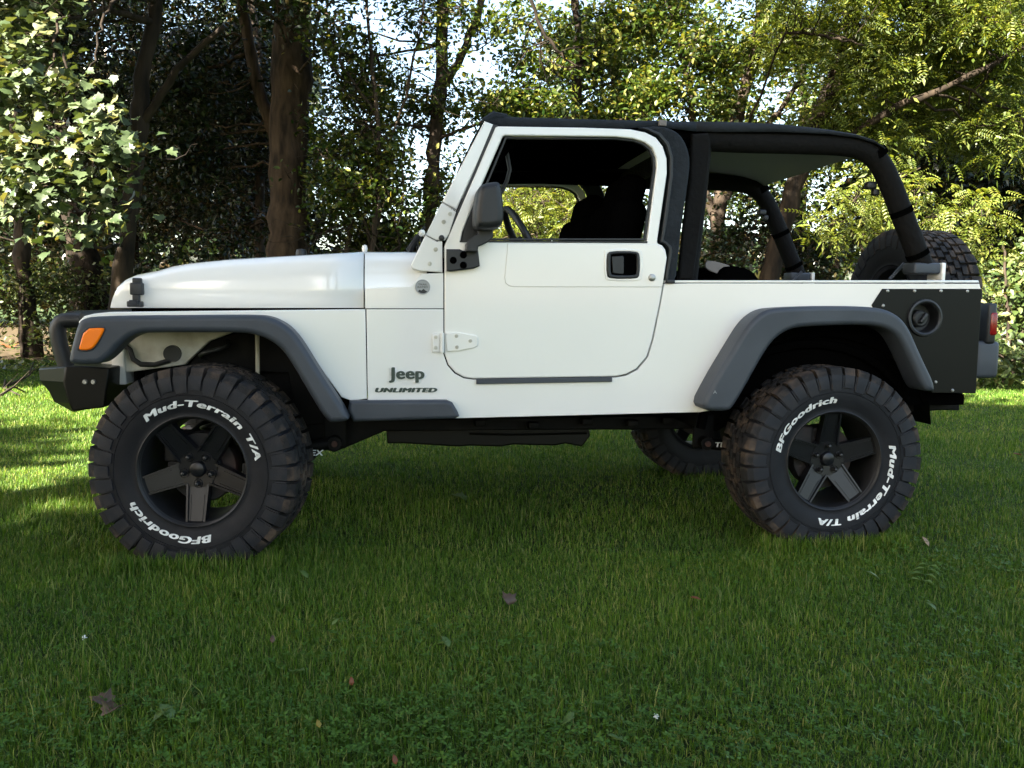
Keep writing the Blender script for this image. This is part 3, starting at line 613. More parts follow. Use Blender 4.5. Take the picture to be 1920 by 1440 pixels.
# hood fittings
for s in (-1, 1):
    c = at(255, 572, -.545); x, z = c[0], c[2]
    mb = MB(); mb.box((x, s*.555, z+.004), (.060, .03, .024), bev=.005).box((x+.004, s*.55, z+.034), (.028, .022, .045), bev=.004).box((x+.008, s*.552, z+.066), (.050, .035, .050), bev=.006).box((x+.008, s*.545, z+.097), (.036, .025, .028), bev=.006)
    mb.tube([(x-.016, s*.575, z+.01), (x+.016, s*.575, z+.01)], .011, 10); mb.build('hood_latch', M['trim'], car)
    c = at(684, 468, -.40); MB().lathe([(0, .022), (.010, .018), (.013, .006), (.009, -.02)], c=(c[0], s*.40, c[2]), axis='Z', k=14).build('hood_bumper', M['paint'], car)
    c = at(565, 474, -.42); MB().lathe([(0, .018), (.02, .014), (.024, 0), (.024, -.02)], c=(c[0], s*.42, c[2]), axis='Z', k=14).build('hood_stop', M['trim'], car)
# --- grille and headlamps (face forward)
xg = at(207, 577, -.5)[0]
gl = [[(-.50, .70), (.50, .70), (.53, .80), (.50, 1.0), (-.50, 1.0), (-.53, .80)]]
for i in range(7):
    c = (i-3)*.075; gl.append([(c-.022, .74), (c+.022, .74), (c+.022, .96), (c-.022, .96)])
me = plate_mesh(gl, 0, .05, .006); a = np.empty(len(me.vertices)*3); me.vertices.foreach_get('co', a); a = a.reshape(-1, 3)
b = np.stack([xg+.005+a[:, 1], -a[:, 0], a[:, 2]], 1); me.vertices.foreach_set('co', b.ravel()); me.update()
gr = link('grille', me, M['paint'], car)
MB().box((xg+.09, 0, .85), (.02, .9, .28)).build('radiator', M['dark'], car)
for s in (-1, 1): MB().lathe([(0, -.025), (.05, -.02), (.085, -.004), (.095, .0), (.095, .03)], c=(xg, s*.385, .87), axis='X', k=28).build('headlight', M['lamp'], car)

# --- fender flares
ff = XZ([(128, 684), (128, 666), (136, 634), (144, 607), (152, 598), (175, 592.5), (331, 591), (481, 590), (505, 594), (524, 602), (543, 615), (563, 638), (597, 694), (652, 778), (655, 790), (620, 794),
         (612, 787), (600, 772), (569, 719), (537, 666), (520, 648), (503, 637), (481, 628), (450, 623), (287, 623.5), (262, 625), (244, 631), (225, 645), (206, 666), (191, 679), (178, 684)], YF)
o = plate('fender_flare', [chaikin(ff, 2)], YF, .14, M['flare'], car, .022, 5); mir(o)
rf = XZ([(1311, 770), (1340, 713), (1386, 637), (1403, 610), (1418, 594), (1437, 581.5), (1460, 576.5), (1563, 573), (1634, 575), (1664, 580), (1689, 593), (1707, 615), (1726, 660), (1761, 733),
         (1740, 735), (1730, 725), (1710, 679), (1691, 640), (1677, 623), (1655, 613), (1620, 608.5), (1507, 612), (1478, 619), (1457, 633), (1439, 654.6), (1414.6, 697), (1397, 729), (1376, 764), (1366, 772)], YF)
o = plate('fender_flare', [chaikin(rf, 2)], YF, .14, M['flare'], car, .020, 5); mir(o)
rg = XZ([(655, 752), (838, 751), (849, 756), (858, 771), (862, 781), (853, 785.5), (662, 791.5), (652, 770)], YB-.055)
o = plate('rocker_guard', [rg], YB-.055, .055, M['flare'], car, .015, 4); mir(o)
# side marker lamp on the front flare
mk = XZ([(158, 616), (192, 614.5), (195.5, 617), (190, 629), (177, 650), (166, 657), (149, 656.5), (147, 652)], YF-.010)
o = plate('side_marker', [chaikin(mk, 1)], YF-.010, .02, M['amber'], car, .006, 3); mir(o)
mk2 = XZ([(155, 613.5), (194, 611.8), (198.5, 616), (192, 631), (179, 653), (167, 660), (147, 659.5), (144, 653)], YF-.003)
o = plate('marker_bezel', [chaikin(mk2, 1)], YF-.003, .02, M['trim'], car, .002, 2); mir(o)

# --- doors
door_px = [(833.5, 463), (836, 455), (929.5, 238.5), (934, 236.5), (1097, 239), (1182, 242), (1210, 247.7), (1230, 257.5), (1243, 274), (1250.5, 297), (1251, 325), (1238, 415), (1232.5, 452), (1234, 456.5), (1242, 460), (1248, 468), (1251, 483),
           (1244, 530), (1237, 570), (1223, 637), (1213, 669), (1193, 692), (1173, 702), (1153, 706), (887, 710), (870, 707.5), (854, 698.5), (841, 684), (833.5, 663)]
win_px = [(863.5, 453), (867, 436), (892, 373), (943, 255.5), (947, 254), (1154, 256.5), (1187, 260), (1209, 267), (1223, 277.5), (1230, 294), (1231.5, 314), (1213, 454.5)]
yd = YB-.004
door = plate('door', [XZ(door_px, yd), XZ(win_px, yd)], yd, .05, M['paint'], car, .006, 3)
fdoor = mir(door)
bd = [XZ([(866, 450.5), (947, 257), (1154, 259), (1187, 262.5), (1207, 269.5), (1220, 279.5), (1227, 295), (1228.5, 314), (1210.5, 451)], yd+.018), XZ([(872, 447), (950, 260), (1154, 262), (1186, 265.5), (1204, 272), (1216, 281.5), (1223, 296), (1224.5, 314), (1207, 447)], yd+.018)]
o = plate('window_seal', bd, yd+.012, .02, M['trim'], door, .002); o2 = mir(o, fdoor)
sill = XZ([(862, 451.2), (1214, 452.6), (1214, 455.8), (862, 454.2)], yd-.002)
o = plate('sill_seal', [sill], yd-.003, .03, M['trim'], door, .001); mir(o, fdoor)
sail = XZ([(865, 452), (868, 436), (893, 373), (905, 346), (912, 346), (908, 452)], yd+.008)
o = plate('mirror_sail', [sail], yd+.008, .02, M['trim'], door, .003); mir(o, fdoor)
# pressed line on the door: shallow raised field
fld = XZ([(952, 456), (951, 470), (946, 520), (948, 531), (955, 536.5), (966, 538), (1242, 538.5), (1250, 484), (1247, 470), (1239, 461), (1230, 457.5)], yd-.003)
o = plate('door_pressing', [fld], yd-.003, .012, M['paint'], door, .0028, 3); mir(o, fdoor)
# handle
hb = XZ([(1144, 471), (1194, 471), (1200, 477), (1200, 516), (1194, 522.5), (1145, 522.5), (1138, 516), (1138, 478)], yd-.010)
hh = XZ([(1148, 476), (1190, 476), (1194, 480), (1194, 512), (1190, 516), (1149, 516), (1145, 512), (1145, 480)], yd-.010)
o = plate('door_handle', [chaikin(hb, 1), chaikin(hh, 1)], yd-.012, .02, M['trim'], door, .005, 3); h1 = o
o = plate('handle_recess', [hh], yd-.004, .01, M['dark'], door, .001)
hp = XZ([(1147, 481), (1168, 479.5), (1170, 483), (1170, 512), (1167, 514.5), (1149, 512)], yd-.008)
o = plate('handle_paddle', [hp], yd-.008, .012, M['trim'], door, .003, 3)
hs = XZ([(1134, 467), (1198, 467), (1205, 473), (1205, 520), (1198, 527), (1141, 527), (1133, 520), (1133, 473)], yd-.006)
o = plate('handle_surround', [chaikin(hs, 1), chaikin(hb, 1)], yd-.006, .014, M['paint'], door, .003, 3)
c = at(1222.6, 520.5, yd-.006)
MB().lathe([(0, -.008), (.010, -.008), (.0145, -.005), (.0155, .0), (.0155, .008)], c=tuple(c), k=20).box((c[0], c[1]-.009, c[2]), (.003, .002, .011)).build('door_lock', M['silver'], door)
tp = XZ([(893, 710.5), (1148, 707), (1148, 716), (893, 720.5)], yd-.008)
o = plate('rub_strip', [tp], yd-.008, .008, M['flare'], door, .003); mir(o, fdoor)
# hinges
def screws(par, nm, mt, pts, y, r=.0075):
    for u, v in pts:
        c = at(u, v, y); MB().lathe([(0, -.0015), (r*.45, -.0015), (r*.5, .0005), (r*.6, .0005), (r*.7, -.003), (r, -.002), (r*1.05, .003)], c=tuple(c), k=14).build(nm, mt, par)
def hinge(loops, pins, scr, parent=car):
    me = plate_mesh([XZ(l, yd-.008) for l in loops], yd-.008, .008, .0025, 2)
    o = link('door_hinge', me, M['paint'], parent)
    for a, b in pins: MB().tube([tuple(at(*a, yd-.012)), tuple(at(*b, yd-.012))], .0085, 10).build('hinge_pin', M['paint'], o)
    screws(o, 'hinge_screw', M['paint_in'], scr, yd-.009)
    return o
hinge([[(811, 626), (824, 625), (824, 660), (811, 660)], [(836, 624), (858, 623), (893, 629), (896.5, 635), (896, 648), (890, 652), (858, 658), (838, 659)]], [((829, 624), (829, 661))], [(817, 632), (817, 652), (856, 630), (857, 651), (882, 639)])
# mirror
br = XZ([(837.5, 467), (862, 467), (868, 470), (874, 469), (875, 465), (896, 465), (898, 480), (900, 499), (889, 503.5), (870, 506), (844, 509), (838, 508)], yd-.032)
mr = plate('mirror', [br], yd-.034, .034, M['trim'], car, .006, 3)
screws(mr, 'mirror_screw', M['dark'], [(850, 488), (869, 478), (869, 497)], yd-.036, .014)
arm = XZ([(898, 420), (924, 420), (925, 445), (917, 453), (897, 462), (896, 472), (874, 471), (875, 457), (882, 447), (897, 438)], yd-.085)
plate('mirror_arm', [arm], yd-.085, .075, M['trim'], mr, .005, 2)
hs_ = XZ([(896, 356), (903, 345), (917, 341), (934, 339), (940.5, 345), (944, 370), (946, 409), (940.5, 424), (925, 429), (909, 430), (895, 427), (890.5, 416), (892, 385)], yd-.17)
plate('mirror_housing', [chaikin(hs_, 2)], yd-.175, .16, M['trim'], mr, .028, 5)
mir(mr); 
for ch in list(mr.children): mir(ch, [k for k in car.children if k.name.startswith('mirror') and k is not mr][0])

# --- windscreen frame
pil = XZ([(908.5, 226.5), (929, 234.5), (926, 240), (856.5, 393), (829.5, 377.5)], YB+.005)
wf = plate('windscreen_frame', [pil], YB+.005, .06, M['paint'], car, .006, 3); mir(wf)
br1 = XZ([(827.5, 381), (855.5, 397), (842, 439), (835, 450), (817.5, 450), (798.5, 440)], YB-.004)
o = plate('frame_bracket', [br1], YB-.004, .05, M['paint'], car, .004); screws(o, 'bracket_screw', M['paint_in'], [(844, 401), (832, 416)], YB-.006, .0085)
c = at(828, 446, YB-.006); MB().lathe([(0, -.012), (.010, -.010), (.012, 0), (.012, .006)], c=tuple(c), k=16).build('frame_bolt', M['trim'], o); mir(o)
br2 = XZ([(796.5, 443), (816, 452.5), (829.5, 453), (830, 511), (788, 508), (773, 503.5), (770.5, 496.5), (783, 470)], YB-.007)
o = plate('frame_bracket', [br2], YB-.007, .05, M['paint'], car, .005, 3); screws(o, 'bracket_screw', M['paint_in'], [(817, 467.5), (806, 494.5)], YB-.009, .0085); mir(o)
c = at(791, 437, YB-.0); MB().lathe([(0, -.02), (.012, -.016), (.015, 0), (.010, .02)], c=tuple(c), k=16).build('frame_stud', M['paint'], car)
wt = at(918, 231, -.7); wb_ = at(790, 470, -.7); fdir = norm(np.array([wt[0]-wb_[0], 0, wt[2]-wb_[2]]))
mb = MB()
for (q, hgt) in ((wt, .05), (wb_+fdir*.03, .06)): 
    mb.tube([(q[0]+.02, -.68, q[2]-.02), (q[0]+.02, .68, q[2]-.02)], .03, 8)
mb.build('windscreen_header', M['dark'], car)
gm_ = MB(); a_, b_ = wb_+fdir*.05, wt-fdir*.05
gm_.add([(a_[0]+.03, -.66, a_[2]), (a_[0]+.03, .66, a_[2]), (b_[0]+.03, .66, b_[2]), (b_[0]+.03, -.66, b_[2])], [(0, 1, 2, 3)]); gm_.build('windscreen', M['glass'], car)
mb = MB()
for s in (-.45, .12):
    p0 = at(776, 462, -.5); mb.tube([(p0[0]-.02, s, p0[2]-.02), (p0[0]+.01, s, p0[2]+.035), (p0[0]+.05, s+.02, p0[2]+.09)], [.016, .012, .007], 8)
    mb.tube([(p0[0]+.03, s-.02, p0[2]+.06), (p0[0]+.055, s+.38, p0[2]+.03)], .008, 6)
mb.build('wiper', M['trim'], car)
# seal between frame and door, and black roof-side channel behind the door
sl_ = XZ([(924, 234), (932, 234), (934, 238), (930, 243), (850, 428), (843, 449), (838, 449), (846, 424)], YB+.006)
o = plate('door_seal', [sl_], YB+.003, .03, M['trim'], car, .002); mir(o)
sur = XZ([(1197, 238), (1237, 235), (1258, 240), (1276, 251), (1289, 272), (1296, 302), (1290, 352), (1280, 415), (1273, 480), (1268, 529), (1247, 531.5), (1249, 513), (1256, 472), (1254, 464), (1247, 457), (1239, 453.5), (1245, 415), (1256, 330), (1256.5, 295), (1249, 271), (1234, 253), (1213, 243)], YB)
o = plate('door_surround', [chaikin(sur, 1)], YB+.002, .07, M['fabric'], car, .012, 3); mir(o)
sur2 = XZ([(1197, 238.5), (1213, 243.5), (1234, 253.5), (1249, 271.5), (1256, 295), (1255.5, 330), (1244.5, 415), (1238.5, 453.5), (1247, 457.5), (1253, 464.5), (1255, 472), (1248.5, 513), (1247, 531), (1252.5, 531), (1254, 513), (1261, 472), (1259, 462), (1250, 453), (1244.5, 450), (1251, 415), (1262, 330), (1262.5, 295), (1255, 268), (1238, 249), (1214, 239)], YB-.004)
o = plate('surround_seal', [sur2], YB-.005, .02, M['trim'], car, .004, 3); mir(o)
MB().box(tuple(at(1257, 528, YB-.003)), (.036, .02, .017), bev=.004).build('surround_clip', M['trim'], car)

# --- bikini top
top_px = [(905, 226), (912, 218), (926, 214), (945, 216), (960, 219.5), (1050, 222), (1150, 225), (1238, 227), (1262, 228), (1300, 228), (1358, 228.5), (1400, 229.5), (1460, 232.5), (1546, 243.5), (1598, 252.5), (1632, 264), (1650, 277)]
bot_px = {905: 228, 912: 236, 926: 236.5, 945: 237, 960: 237, 1050: 238.5, 1150: 240, 1238: 239, 1262: 242, 1300: 246, 1358: 247, 1400: 247, 1460: 247, 1546: 251, 1598: 258, 1632: 268, 1650: 279}
secs = []
for u, v in top_px:
    ye = .715 if u < 1240 else .66
    p = at(u, v, -ye+.04); q = at(u, bot_px[u], -ye); x = p[0]; h = p[2]-q[2]
    half = [(-ye, q[2]), (-ye-.002, q[2]+h*.5), (-ye+.012, q[2]+h*.86), (-ye+.04, p[2]), (-.40, p[2]+.004), (-.2, p[2]+.004), (0, p[2]+.004)]
    secs.append([(x, y, z) for y, z in half]+[(x, -y, z) for y, z in half[-2::-1]])
def cloth(name, secs, lin, par):
    n = len(secs[0]); mb = MB(); mb.add([p for s in secs for p in s], [(i*n+j, i*n+j+1, (i+1)*n+j+1, (i+1)*n+j) for i in range(len(secs)-1) for j in range(n-1)])
    o = mb.build(name, M['fabric'], par, 60); md = o.modifiers.new('cloth', 'SOLIDIFY'); md.thickness = .005; md.offset = -1
    mb = MB(); mb.add([(x, y*.985, z-.009) for s in secs for x, y, z in s[3:-3]], [(i*(n-6)+j, i*(n-6)+j+1, (i+1)*(n-6)+j+1, (i+1)*(n-6)+j) for i in range(len(secs)-1) for j in range(n-7)])
    mb.build('lining', lin, o, 60); return o
cut = [u for u, _ in top_px].index(1300)
roof = cloth('soft_top', secs[:cut+1], M['dark'], car); cloth('soft_top_rear', secs[cut:], M['lining'], car)
MB().tube([tuple(at(906, 226, -.72)), tuple(at(925, 219, -.70)), tuple(at(950, 221, -.69))], [.010, .022, .016], 8).build('top_corner', M['fabric'], roof)
mb = MB(); mb.tube([(at(930, 226, -.7)[0], -.69, at(930, 226, -.7)[2]), (at(930, 226, -.7)[0], .69, at(930, 226, -.7)[2])], .022, 8); mb.build('header_roll', M['fabric'], roof)
c = at(1242, 231, -.72); MB().box((c[0], -.722, c[2]), (.034, .012, .024), bev=.003).build('top_clip', M['seatmetal'], roof)

# --- padded sport bar
BY = .60
def P3(u, v, y=-BY): return tuple(at(u, v, y))
hoop = [P3(1287, 540), P3(1294, 470), P3(1304, 380), P3(1311, 290)]
ht = at(1316, 262, -BY)
horiz = [tuple(ht), P3(1400, 266), P3(1500, 268), P3(1585, 271), P3(1622, 280), P3(1650, 304), P3(1672, 350), P3(1700, 425), P3(1730, 502)]
bar = None
for s in (-1, 1):
    f = lambda pts: [(p[0], p[1]*-s, p[2]) for p in pts]
    mb = MB(); mb.tube(f(hoop+[(ht[0], -BY, ht[2]+.005)]), [.045, .045, .046, .050, .046], 14)
    o = mb.build('roll_bar', M['pad'], car, 60)
    cu = [np.array(p) for p in horiz]; cp_ = chaikin([tuple(p) for p in [(a[0], a[2]) for a in cu]], 2, False)
    mb = MB(); mb.tube([(x, s*BY, z) for x, z in cp_], [.049]*len(cp_), 14); mb.build('rear_bar', M['pad'], o, 60)
    # forward bars over the doors
    fw = at(940, 240, -.6)
    mb = MB(); mb.tube([(ht[0], s*BY, ht[2]), (ht[0]-.5, s*.62, ht[2]+.0), (fw[0]+.05, s*.62, ht[2]-.02), (fw[0]-.10, s*.63, ht[2]-.22), (fw[0]-.23, s*.64, ht[2]-.62)], [.04, .035, .03, .025, .025], 10); mb.build('front_bar', M['dark'], o, 60)
    # straps, foot and clip
    for (u, v, u2, v2) in [(1688, 392, 1692, 402), (1718, 472, 1722, 481)]:
        a, b = at(u, v, -BY), at(u2, v2, -BY)
        mb = MB(); mb.tube([(a[0], s*BY, a[2]), (b[0], s*BY, b[2])], .0515, 14, False); mb.build('strap', M['dark'], o)
    a, b = at(1638, 284, -BY), at(1645, 296, -BY)
    mb = MB(); mb.tube([(a[0], s*BY, a[2]), (b[0], s*BY, b[2])], .0525, 14, False); mb.build('strap', M['dark'], o)
    c = at(1632, 348, -.57); MB().box((c[0], s*.57, c[2]), (.05, .04, .035), bev=.01).box((c[0]+.025, s*.57, c[2]-.03), (.03, .03, .03), bev=.006).build('bar_clip', M['trim'], o)
    c = at(1727, 512, -BY); MB().box((c[0], s*BY, c[2]+.02), (.13, .10, .05), bev=.01).build('bar_foot', M['flare'], o)
    c = at(1748, 512, -BY); MB().box((c[0]+.02, s*BY, c[2]-.005), (.018, .11, .10), bev=.004).build('bar_bracket', M['paint'], o)
    a, b = at(1695, 494, -.5), at(1668, 524, -.5); MB().tube([(a[0], s*.5, a[2]), (b[0], s*.5, b[2])], .008, 6).build('belt_strap', M['flare'], o)
mb = MB(); mb.tube([(ht[0], -BY, ht[2]), (ht[0], BY, ht[2])], .046, 12); mb.build('cross_bar', M['pad'], car, 60)
# hanging cloth on the rear of the pillar
o = plate('pillar_padding', [XZ([(1296, 252), (1326, 250), (1331, 268), (1328, 300), (1318, 380), (1306, 470), (1298, 524), (1270, 524), (1280, 420), (1292, 340)], -.66)], -.675, .03, M['pad'], car, .010, 3); mir(o)

# --- seats, dash, wheel
MB().tube([P3(947, 262, -.60), P3(950, 285, -.60), P3(956, 318, -.60), P3(951, 338, -.60), P3(940, 362, -.60)], .009, 8).build('grab_bar', M['trim'], car)
for s in (-1, 1):
    mb = MB(); rot = Matrix.Rotation(R_(14), 3, 'Y')
    mb.box((1.42, s*.36, .90), (.50, .50, .16), bev=.05).box((1.73, s*.36, 1.20), (.16, .52, .66), rot, bev=.06).box((1.82, s*.36, 1.54), (.12, .36, .20), rot, bev=.05)
    mb.build('front_seat', M['dark'], car, 60)
mb = MB(); rot = Matrix.Rotation(R_(10), 3, 'Y'); mb.box((2.30, 0, .92), (.40, .95, .16), bev=.05).box((2.32, -.12, 1.13), (.22, .85, .22), rot, bev=.07)
rs = mb.build('rear_seat', M['dark'], car, 60)
plate('seat_bracket', [chaikin(XZ([(1322, 493), (1330, 487), (1372, 498), (1383, 512), (1386, 528), (1370, 528), (1350, 515), (1324, 505)], -.50), 1)], -.50, .012, M['seatmetal'], rs, .003)
MB().box((.90, 0, 1.13), (.22, 1.26, .24), bev=.05).build('dashboard', M['dark'], car, 60)
c = np.array(at(975, 432, -.36)); mb = MB(); tl = Matrix.Rotation(R_(-28), 3, 'Y')
ring = [Vector((0, .185*math.cos(t), .185*math.sin(t))) for t in np.linspace(0, 2*math.pi, 33)]
sw = [(lambda q: (c[0]+q.x+.02, -.36+q.y, c[2]+q.z-.07))(tl @ p) for p in ring]; mb.tube(sw, .016, 8, False)
mb.tube([(c[0]+.02, -.36, c[2]-.07), (c[0]-.16, -.36, c[2]-.14)], [.05, .03], 10)
for t in (0, math.pi, -math.pi/2):
    q = tl @ Vector((0, .17*math.cos(t), .17*math.sin(t))); mb.tube([(c[0]+.02, -.36, c[2]-.07), (c[0]+q.x+.02, -.36+q.y, c[2]+q.z-.07)], .014, 6)
mb.build('steering_wheel', M['trim'], car, 60)
MB().box((1.16, 0, 1.63), (.02, .22, .06), bev=.008).tube([(1.16, 0, 1.66), (1.12, 0, 1.72)], .008, 6).build('rear_view_mirror', M['dark'], car)

# --- rear corner guard, filler, lamps, bumpers
cg = XZ([(1655, 541.5), (1841, 541.5), (1839, 580), (1829.5, 737.5), (1747, 736.5), (1730, 700), (1712, 661), (1696, 622), (1680, 600), (1655, 588), (1640, 582), (1635, 572)], YB-.005)
fc = [tuple(p) for p in [(lambda q: (q[0]+.070*math.cos(t), q[2]+.070*math.sin(t)))(at(1733, 596, YB-.005)) for t in np.linspace(0, 2*math.pi, 32, endpoint=False)]]
o = plate('corner_guard', [cg, fc], YB-.006, .075, M['satin'], car, .002, 1); cgo = o
for u, v in [(1664.5, 545.5), (1715, 545.5), (1764.5, 545.5), (1814, 546), (1656, 573), (1754.5, 716.5), (1786, 732)]:
    MB().lathe([(0, -.005), (.0045, -.0045), (.0075, -.001), (.0085, .002)], c=tuple(at(u, v, YB-.006)), k=12).build('bolt', M['silver'], cgo)
mir(o)
c = at(1733, 596, YB-.006)
fr = MB().lathe([(.064, .0), (.067, -.008), (.074, -.012), (.082, -.010), (.085, .0), (.085, .004)], c=tuple(c), k=40).lathe([(.064, -.001), (.060, .05), (0, .055)], c=tuple(c), k=40).build('fuel_filler', M['trim'], car)
MB().lathe([(0, -.004), (.030, -.004), (.037, .002), (.040, .03)], c=(c[0]-.008, c[1]+.012, c[2]-.004), k=28).box((c[0]-.004, c[1]+.004, c[2]-.002), (.018, .026, .052), Matrix.Rotation(R_(35), 3, 'Y'), bev=.006).build('fuel_cap', M['trim'], fr)
for s in (-1, 1):
    c = at(1845, 606, -.63); x = c[0]
    tl_ = MB().box((x-.014, s*.63, c[2]), (.046, .15, .185), bev=.012).build('tail_light', M['trim'], car)
    MB().box((x-.008, s*.637, c[2]-.002), (.036, .148, .105), bev=.010).build('red_lens', M['red'], tl_)
    p0, p1 = at(1829, 639, -.68), at(1869, 709, -.68)
    MB().box(((p0[0]+p1[0])/2, s*.565, (p0[2]+p1[2])/2), (abs(p1[0]-p0[0]), .26, abs(p0[2]-p1[2])), bev=.022).build('bumperette', M['flare'], car, 60)
rbp = XZ([(1690, 737), (1806, 737), (1806, 752), (1788, 768), (1700, 773), (1690, 770)], -.60)
plate('rear_bumper', [rbp], -.60, 1.2, M['chassis'], car, .006)
# front bumper with angled ends, and hoop
mb = MB(); bx = -.60
def fr_(u, v, y): return tuple(at(u, v, y))
mb.add([fr_(72, 691, -.50), fr_(127, 684.5, -.50), fr_(192, 683, -.42), fr_(120, 716, -.66), fr_(192, 690, -.66), fr_(76, 714, -.50), fr_(93, 736, -.50), fr_(136, 771, -.66), fr_(192, 764, -.66), fr_(127, 685, -.66)], [])
A = lambda u, v, y=-.62: tuple(at(u, v, y))
e = [A(119, 716), A(127, 692), A(200, 688), A(205, 700), A(196, 764), A(172, 767), A(136, 771)]
prof = [A(72, 691), A(74, 714), A(92, 735), A(98, 750), A(136, 771)]
mb = MB()
# central section between the ends, then the chamfered end caps
def sec(y, k): return [(x, y, z) for x, z in k]
endp = XZ([(123, 687), (119, 716), (124, 738), (130, 756), (136, 771), (196, 764), (205, 690), (150, 686)], -.66)
front = XZ([(72, 691), (74, 713), (92, 735), (100, 752), (138, 773)], -.47)+endp[5:7]+[endp[7]]
Vv = sec(-.66, endp)+sec(-.47, front)+sec(.47, front)+sec(.66, endp)
k = 8; mb.add(Vv, [(i*k+j, i*k+(j+1) % k, (i+1)*k+(j+1) % k, (i+1)*k+j) for i in range(3) for j in range(k)]+[tuple(range(k)), tuple(range(3*k, 4*k))])
fb = mb.build('front_bumper', M['satin'], car, 20); bv = fb.modifiers.new('edge', 'BEVEL'); bv.width = .006; bv.segments = 2
for u, v in [(159, 716), (175, 716)]: MB().lathe([(0, -.006), (.008, -.006), (.011, .004)], c=tuple(at(u, v, -.663)), k=8).build('bolt', M['silver'], fb)
hp_ = [at(125, 690, -.50), at(114, 655, -.50), at(107, 622, -.50), at(112, 604, -.50), at(126, 600, -.50), at(160, 600, -.46)]
mb = MB()
hq = chaikin([(p[0], p[2]) for p in hp_], 2, False)
for s in (-1, 1): mb.tube([(x, s*.50, z) for x, z in hq], .032, 12)
p = hq[len(hq)//2+4]; mb.tube([(p[0]+.03, -.50, p[1]+.012), (p[0]+.03, .50, p[1]+.012)], .03, 12); mb.build('bumper_hoop', M['trim'], fb, 60)

# --- chassis below the body
mb = MB(); 
rl = XZ([(560, 780), (690, 786), (850, 786), (1330, 777), (1330, 804), (1200, 806), (1110, 806), (720, 809), (690, 822), (628, 848), (600, 842), (560, 812)], -.45)
o = plate('frame_rail', [rl], -.45, .12, M['chassis'], car, .008); mir(o)
frl = XZ([(196, 688), (260, 694), (345, 684), (420, 660), (560, 700), (600, 790), (560, 800), (520, 740), (420, 700), (330, 720), (200, 720)], -.40)
o = plate('frame_horn', [frl], -.40, .10, M['chassis'], car, .008); mir(o)
rrl = XZ([(1320, 778), (1400, 720), (1480, 690), (1620, 700), (1690, 736), (1800, 742), (1800, 770), (1690, 768), (1600, 740), (1490, 730), (1420, 760), (1345, 810), (1320, 804)], -.42)
o = plate('frame_horn', [rrl], -.42, .10, M['chassis'], car, .008); mir(o)
sp_ = XZ([(724, 806), (1105, 804), (1107, 818), (1092, 838), (1060, 832), (1040, 836), (960, 834), (940, 838), (880, 836), (860, 838), (760, 832), (726, 832)], -.34)
plate('skid_plate', [sp_], -.34, .68, M['satin'], car, .008)
lip = at(1000, 812, -.345); MB().tube([P3(880, 813, -.345), P3(960, 815, -.345), P3(1060, 813, -.345), P3(1100, 812, -.345)], .006, 6).build('skid_lip', M['satin'], car)
mb = MB()
for u, v in [(1000, 797), (1100, 790), (1185, 793), (900, 792), (1250, 788)]: MB().box(tuple(at(u, v, -.50)), (.05, .05, .03), bev=.006).build('body_mount', M['chassis'], car)
for nm, x in (('front', 0.0), ('rear', 2.629)):
    mb = MB(); mb.tube([(x, -.72, .40), (x, .72, .40)], .042, 14)
    dy = .22 if x == 0 else 0
    mb.lathe([(.0, -.17), (.07, -.15), (.125, -.07), (.14, 0), (.125, .07), (.07, .15), (0, .17)], c=(x, dy, .40), k=20)
    mb.build('axle', M['chassis'], car, 60)
    for s in (-1, 1):
        # coil spring and shock
        xs_ = x+(.02 if x == 0 else -.05)
        mb = MB(); hx = [(xs_+.06*math.cos(t), s*.50+.06*math.sin(t), .46+.036*t/2.2) for t in np.linspace(0, 2*math.pi*4.4, 90)]; mb.tube(hx, .009, 6); mb.build('coil_spring', M['trim'], car, 60)
        xk = x+(.20 if x == 0 else .16)
        mb = MB(); mb.tube([(xk, s*.55, .38), (xk, s*.545, .62)], .028, 10); sh = mb.build('shock_absorber', M['trim'], car, 60)
        MB().tube([(xk, s*.545, .62), (xk, s*.54, .92)], .009, 8).build('shock_rod', M['amberrod'], sh)
# control arms with raised name
for (u0, v0, u1, v1) in [(628, 830, 380, 870), (1322, 830, 1560, 868)]:
    a, b = at(u0, v0, -.55), at(u1, v1, -.55)
    for s in (-1, 1):
        ca = MB().tube([(a[0], s*.55, a[2]), (b[0], s*.55, b[2])], .026, 12).build('control_arm', M['chassis'], car, 60)
        MB().tube([(a[0], s*.50, a[2]), (a[0], s*.580, a[2])], .030, 14).build('arm_sleeve', M['chassis'], ca); MB().tube([(a[0], s*.50, a[2]), (a[0], s*.592, a[2])], .013, 10).build('arm_bolt', M['rust'], ca)
    if u0 < 900: text_plate('arm_lettering', 'TERAFLEX', 517, 607, 854, 843, -.580, M['white'], ca, .03, .15)
    else: text_plate('arm_lettering', 'TERAFLEX', 1341, 1414, 838, 829, -.580, M['white'], ca, .03, .15)
    c = at(1322 if u0 > 900 else 625, 828, -.5); MB().box((a[0], -.52, a[2]+.05), (.10, .02, .16), bev=.01).build('arm_bracket', M['chassis'], car); MB().box((a[0], .52, a[2]+.05), (.10, .02, .16), bev=.01).build('arm_bracket', M['chassis'], car)
MB().tube([(-.16, -.66, .42), (-.18, .62, .45)], .018, 10).build('steering_link', M['chassis'], car, 60)
MB().tube([(1.5, .25, .55), (2.2, .35, .52), (2.45, .42, .70), (2.9, .45, .72), (3.3, .50, .60)], .03, 10).build('exhaust_pipe', M['rust'], car, 60)

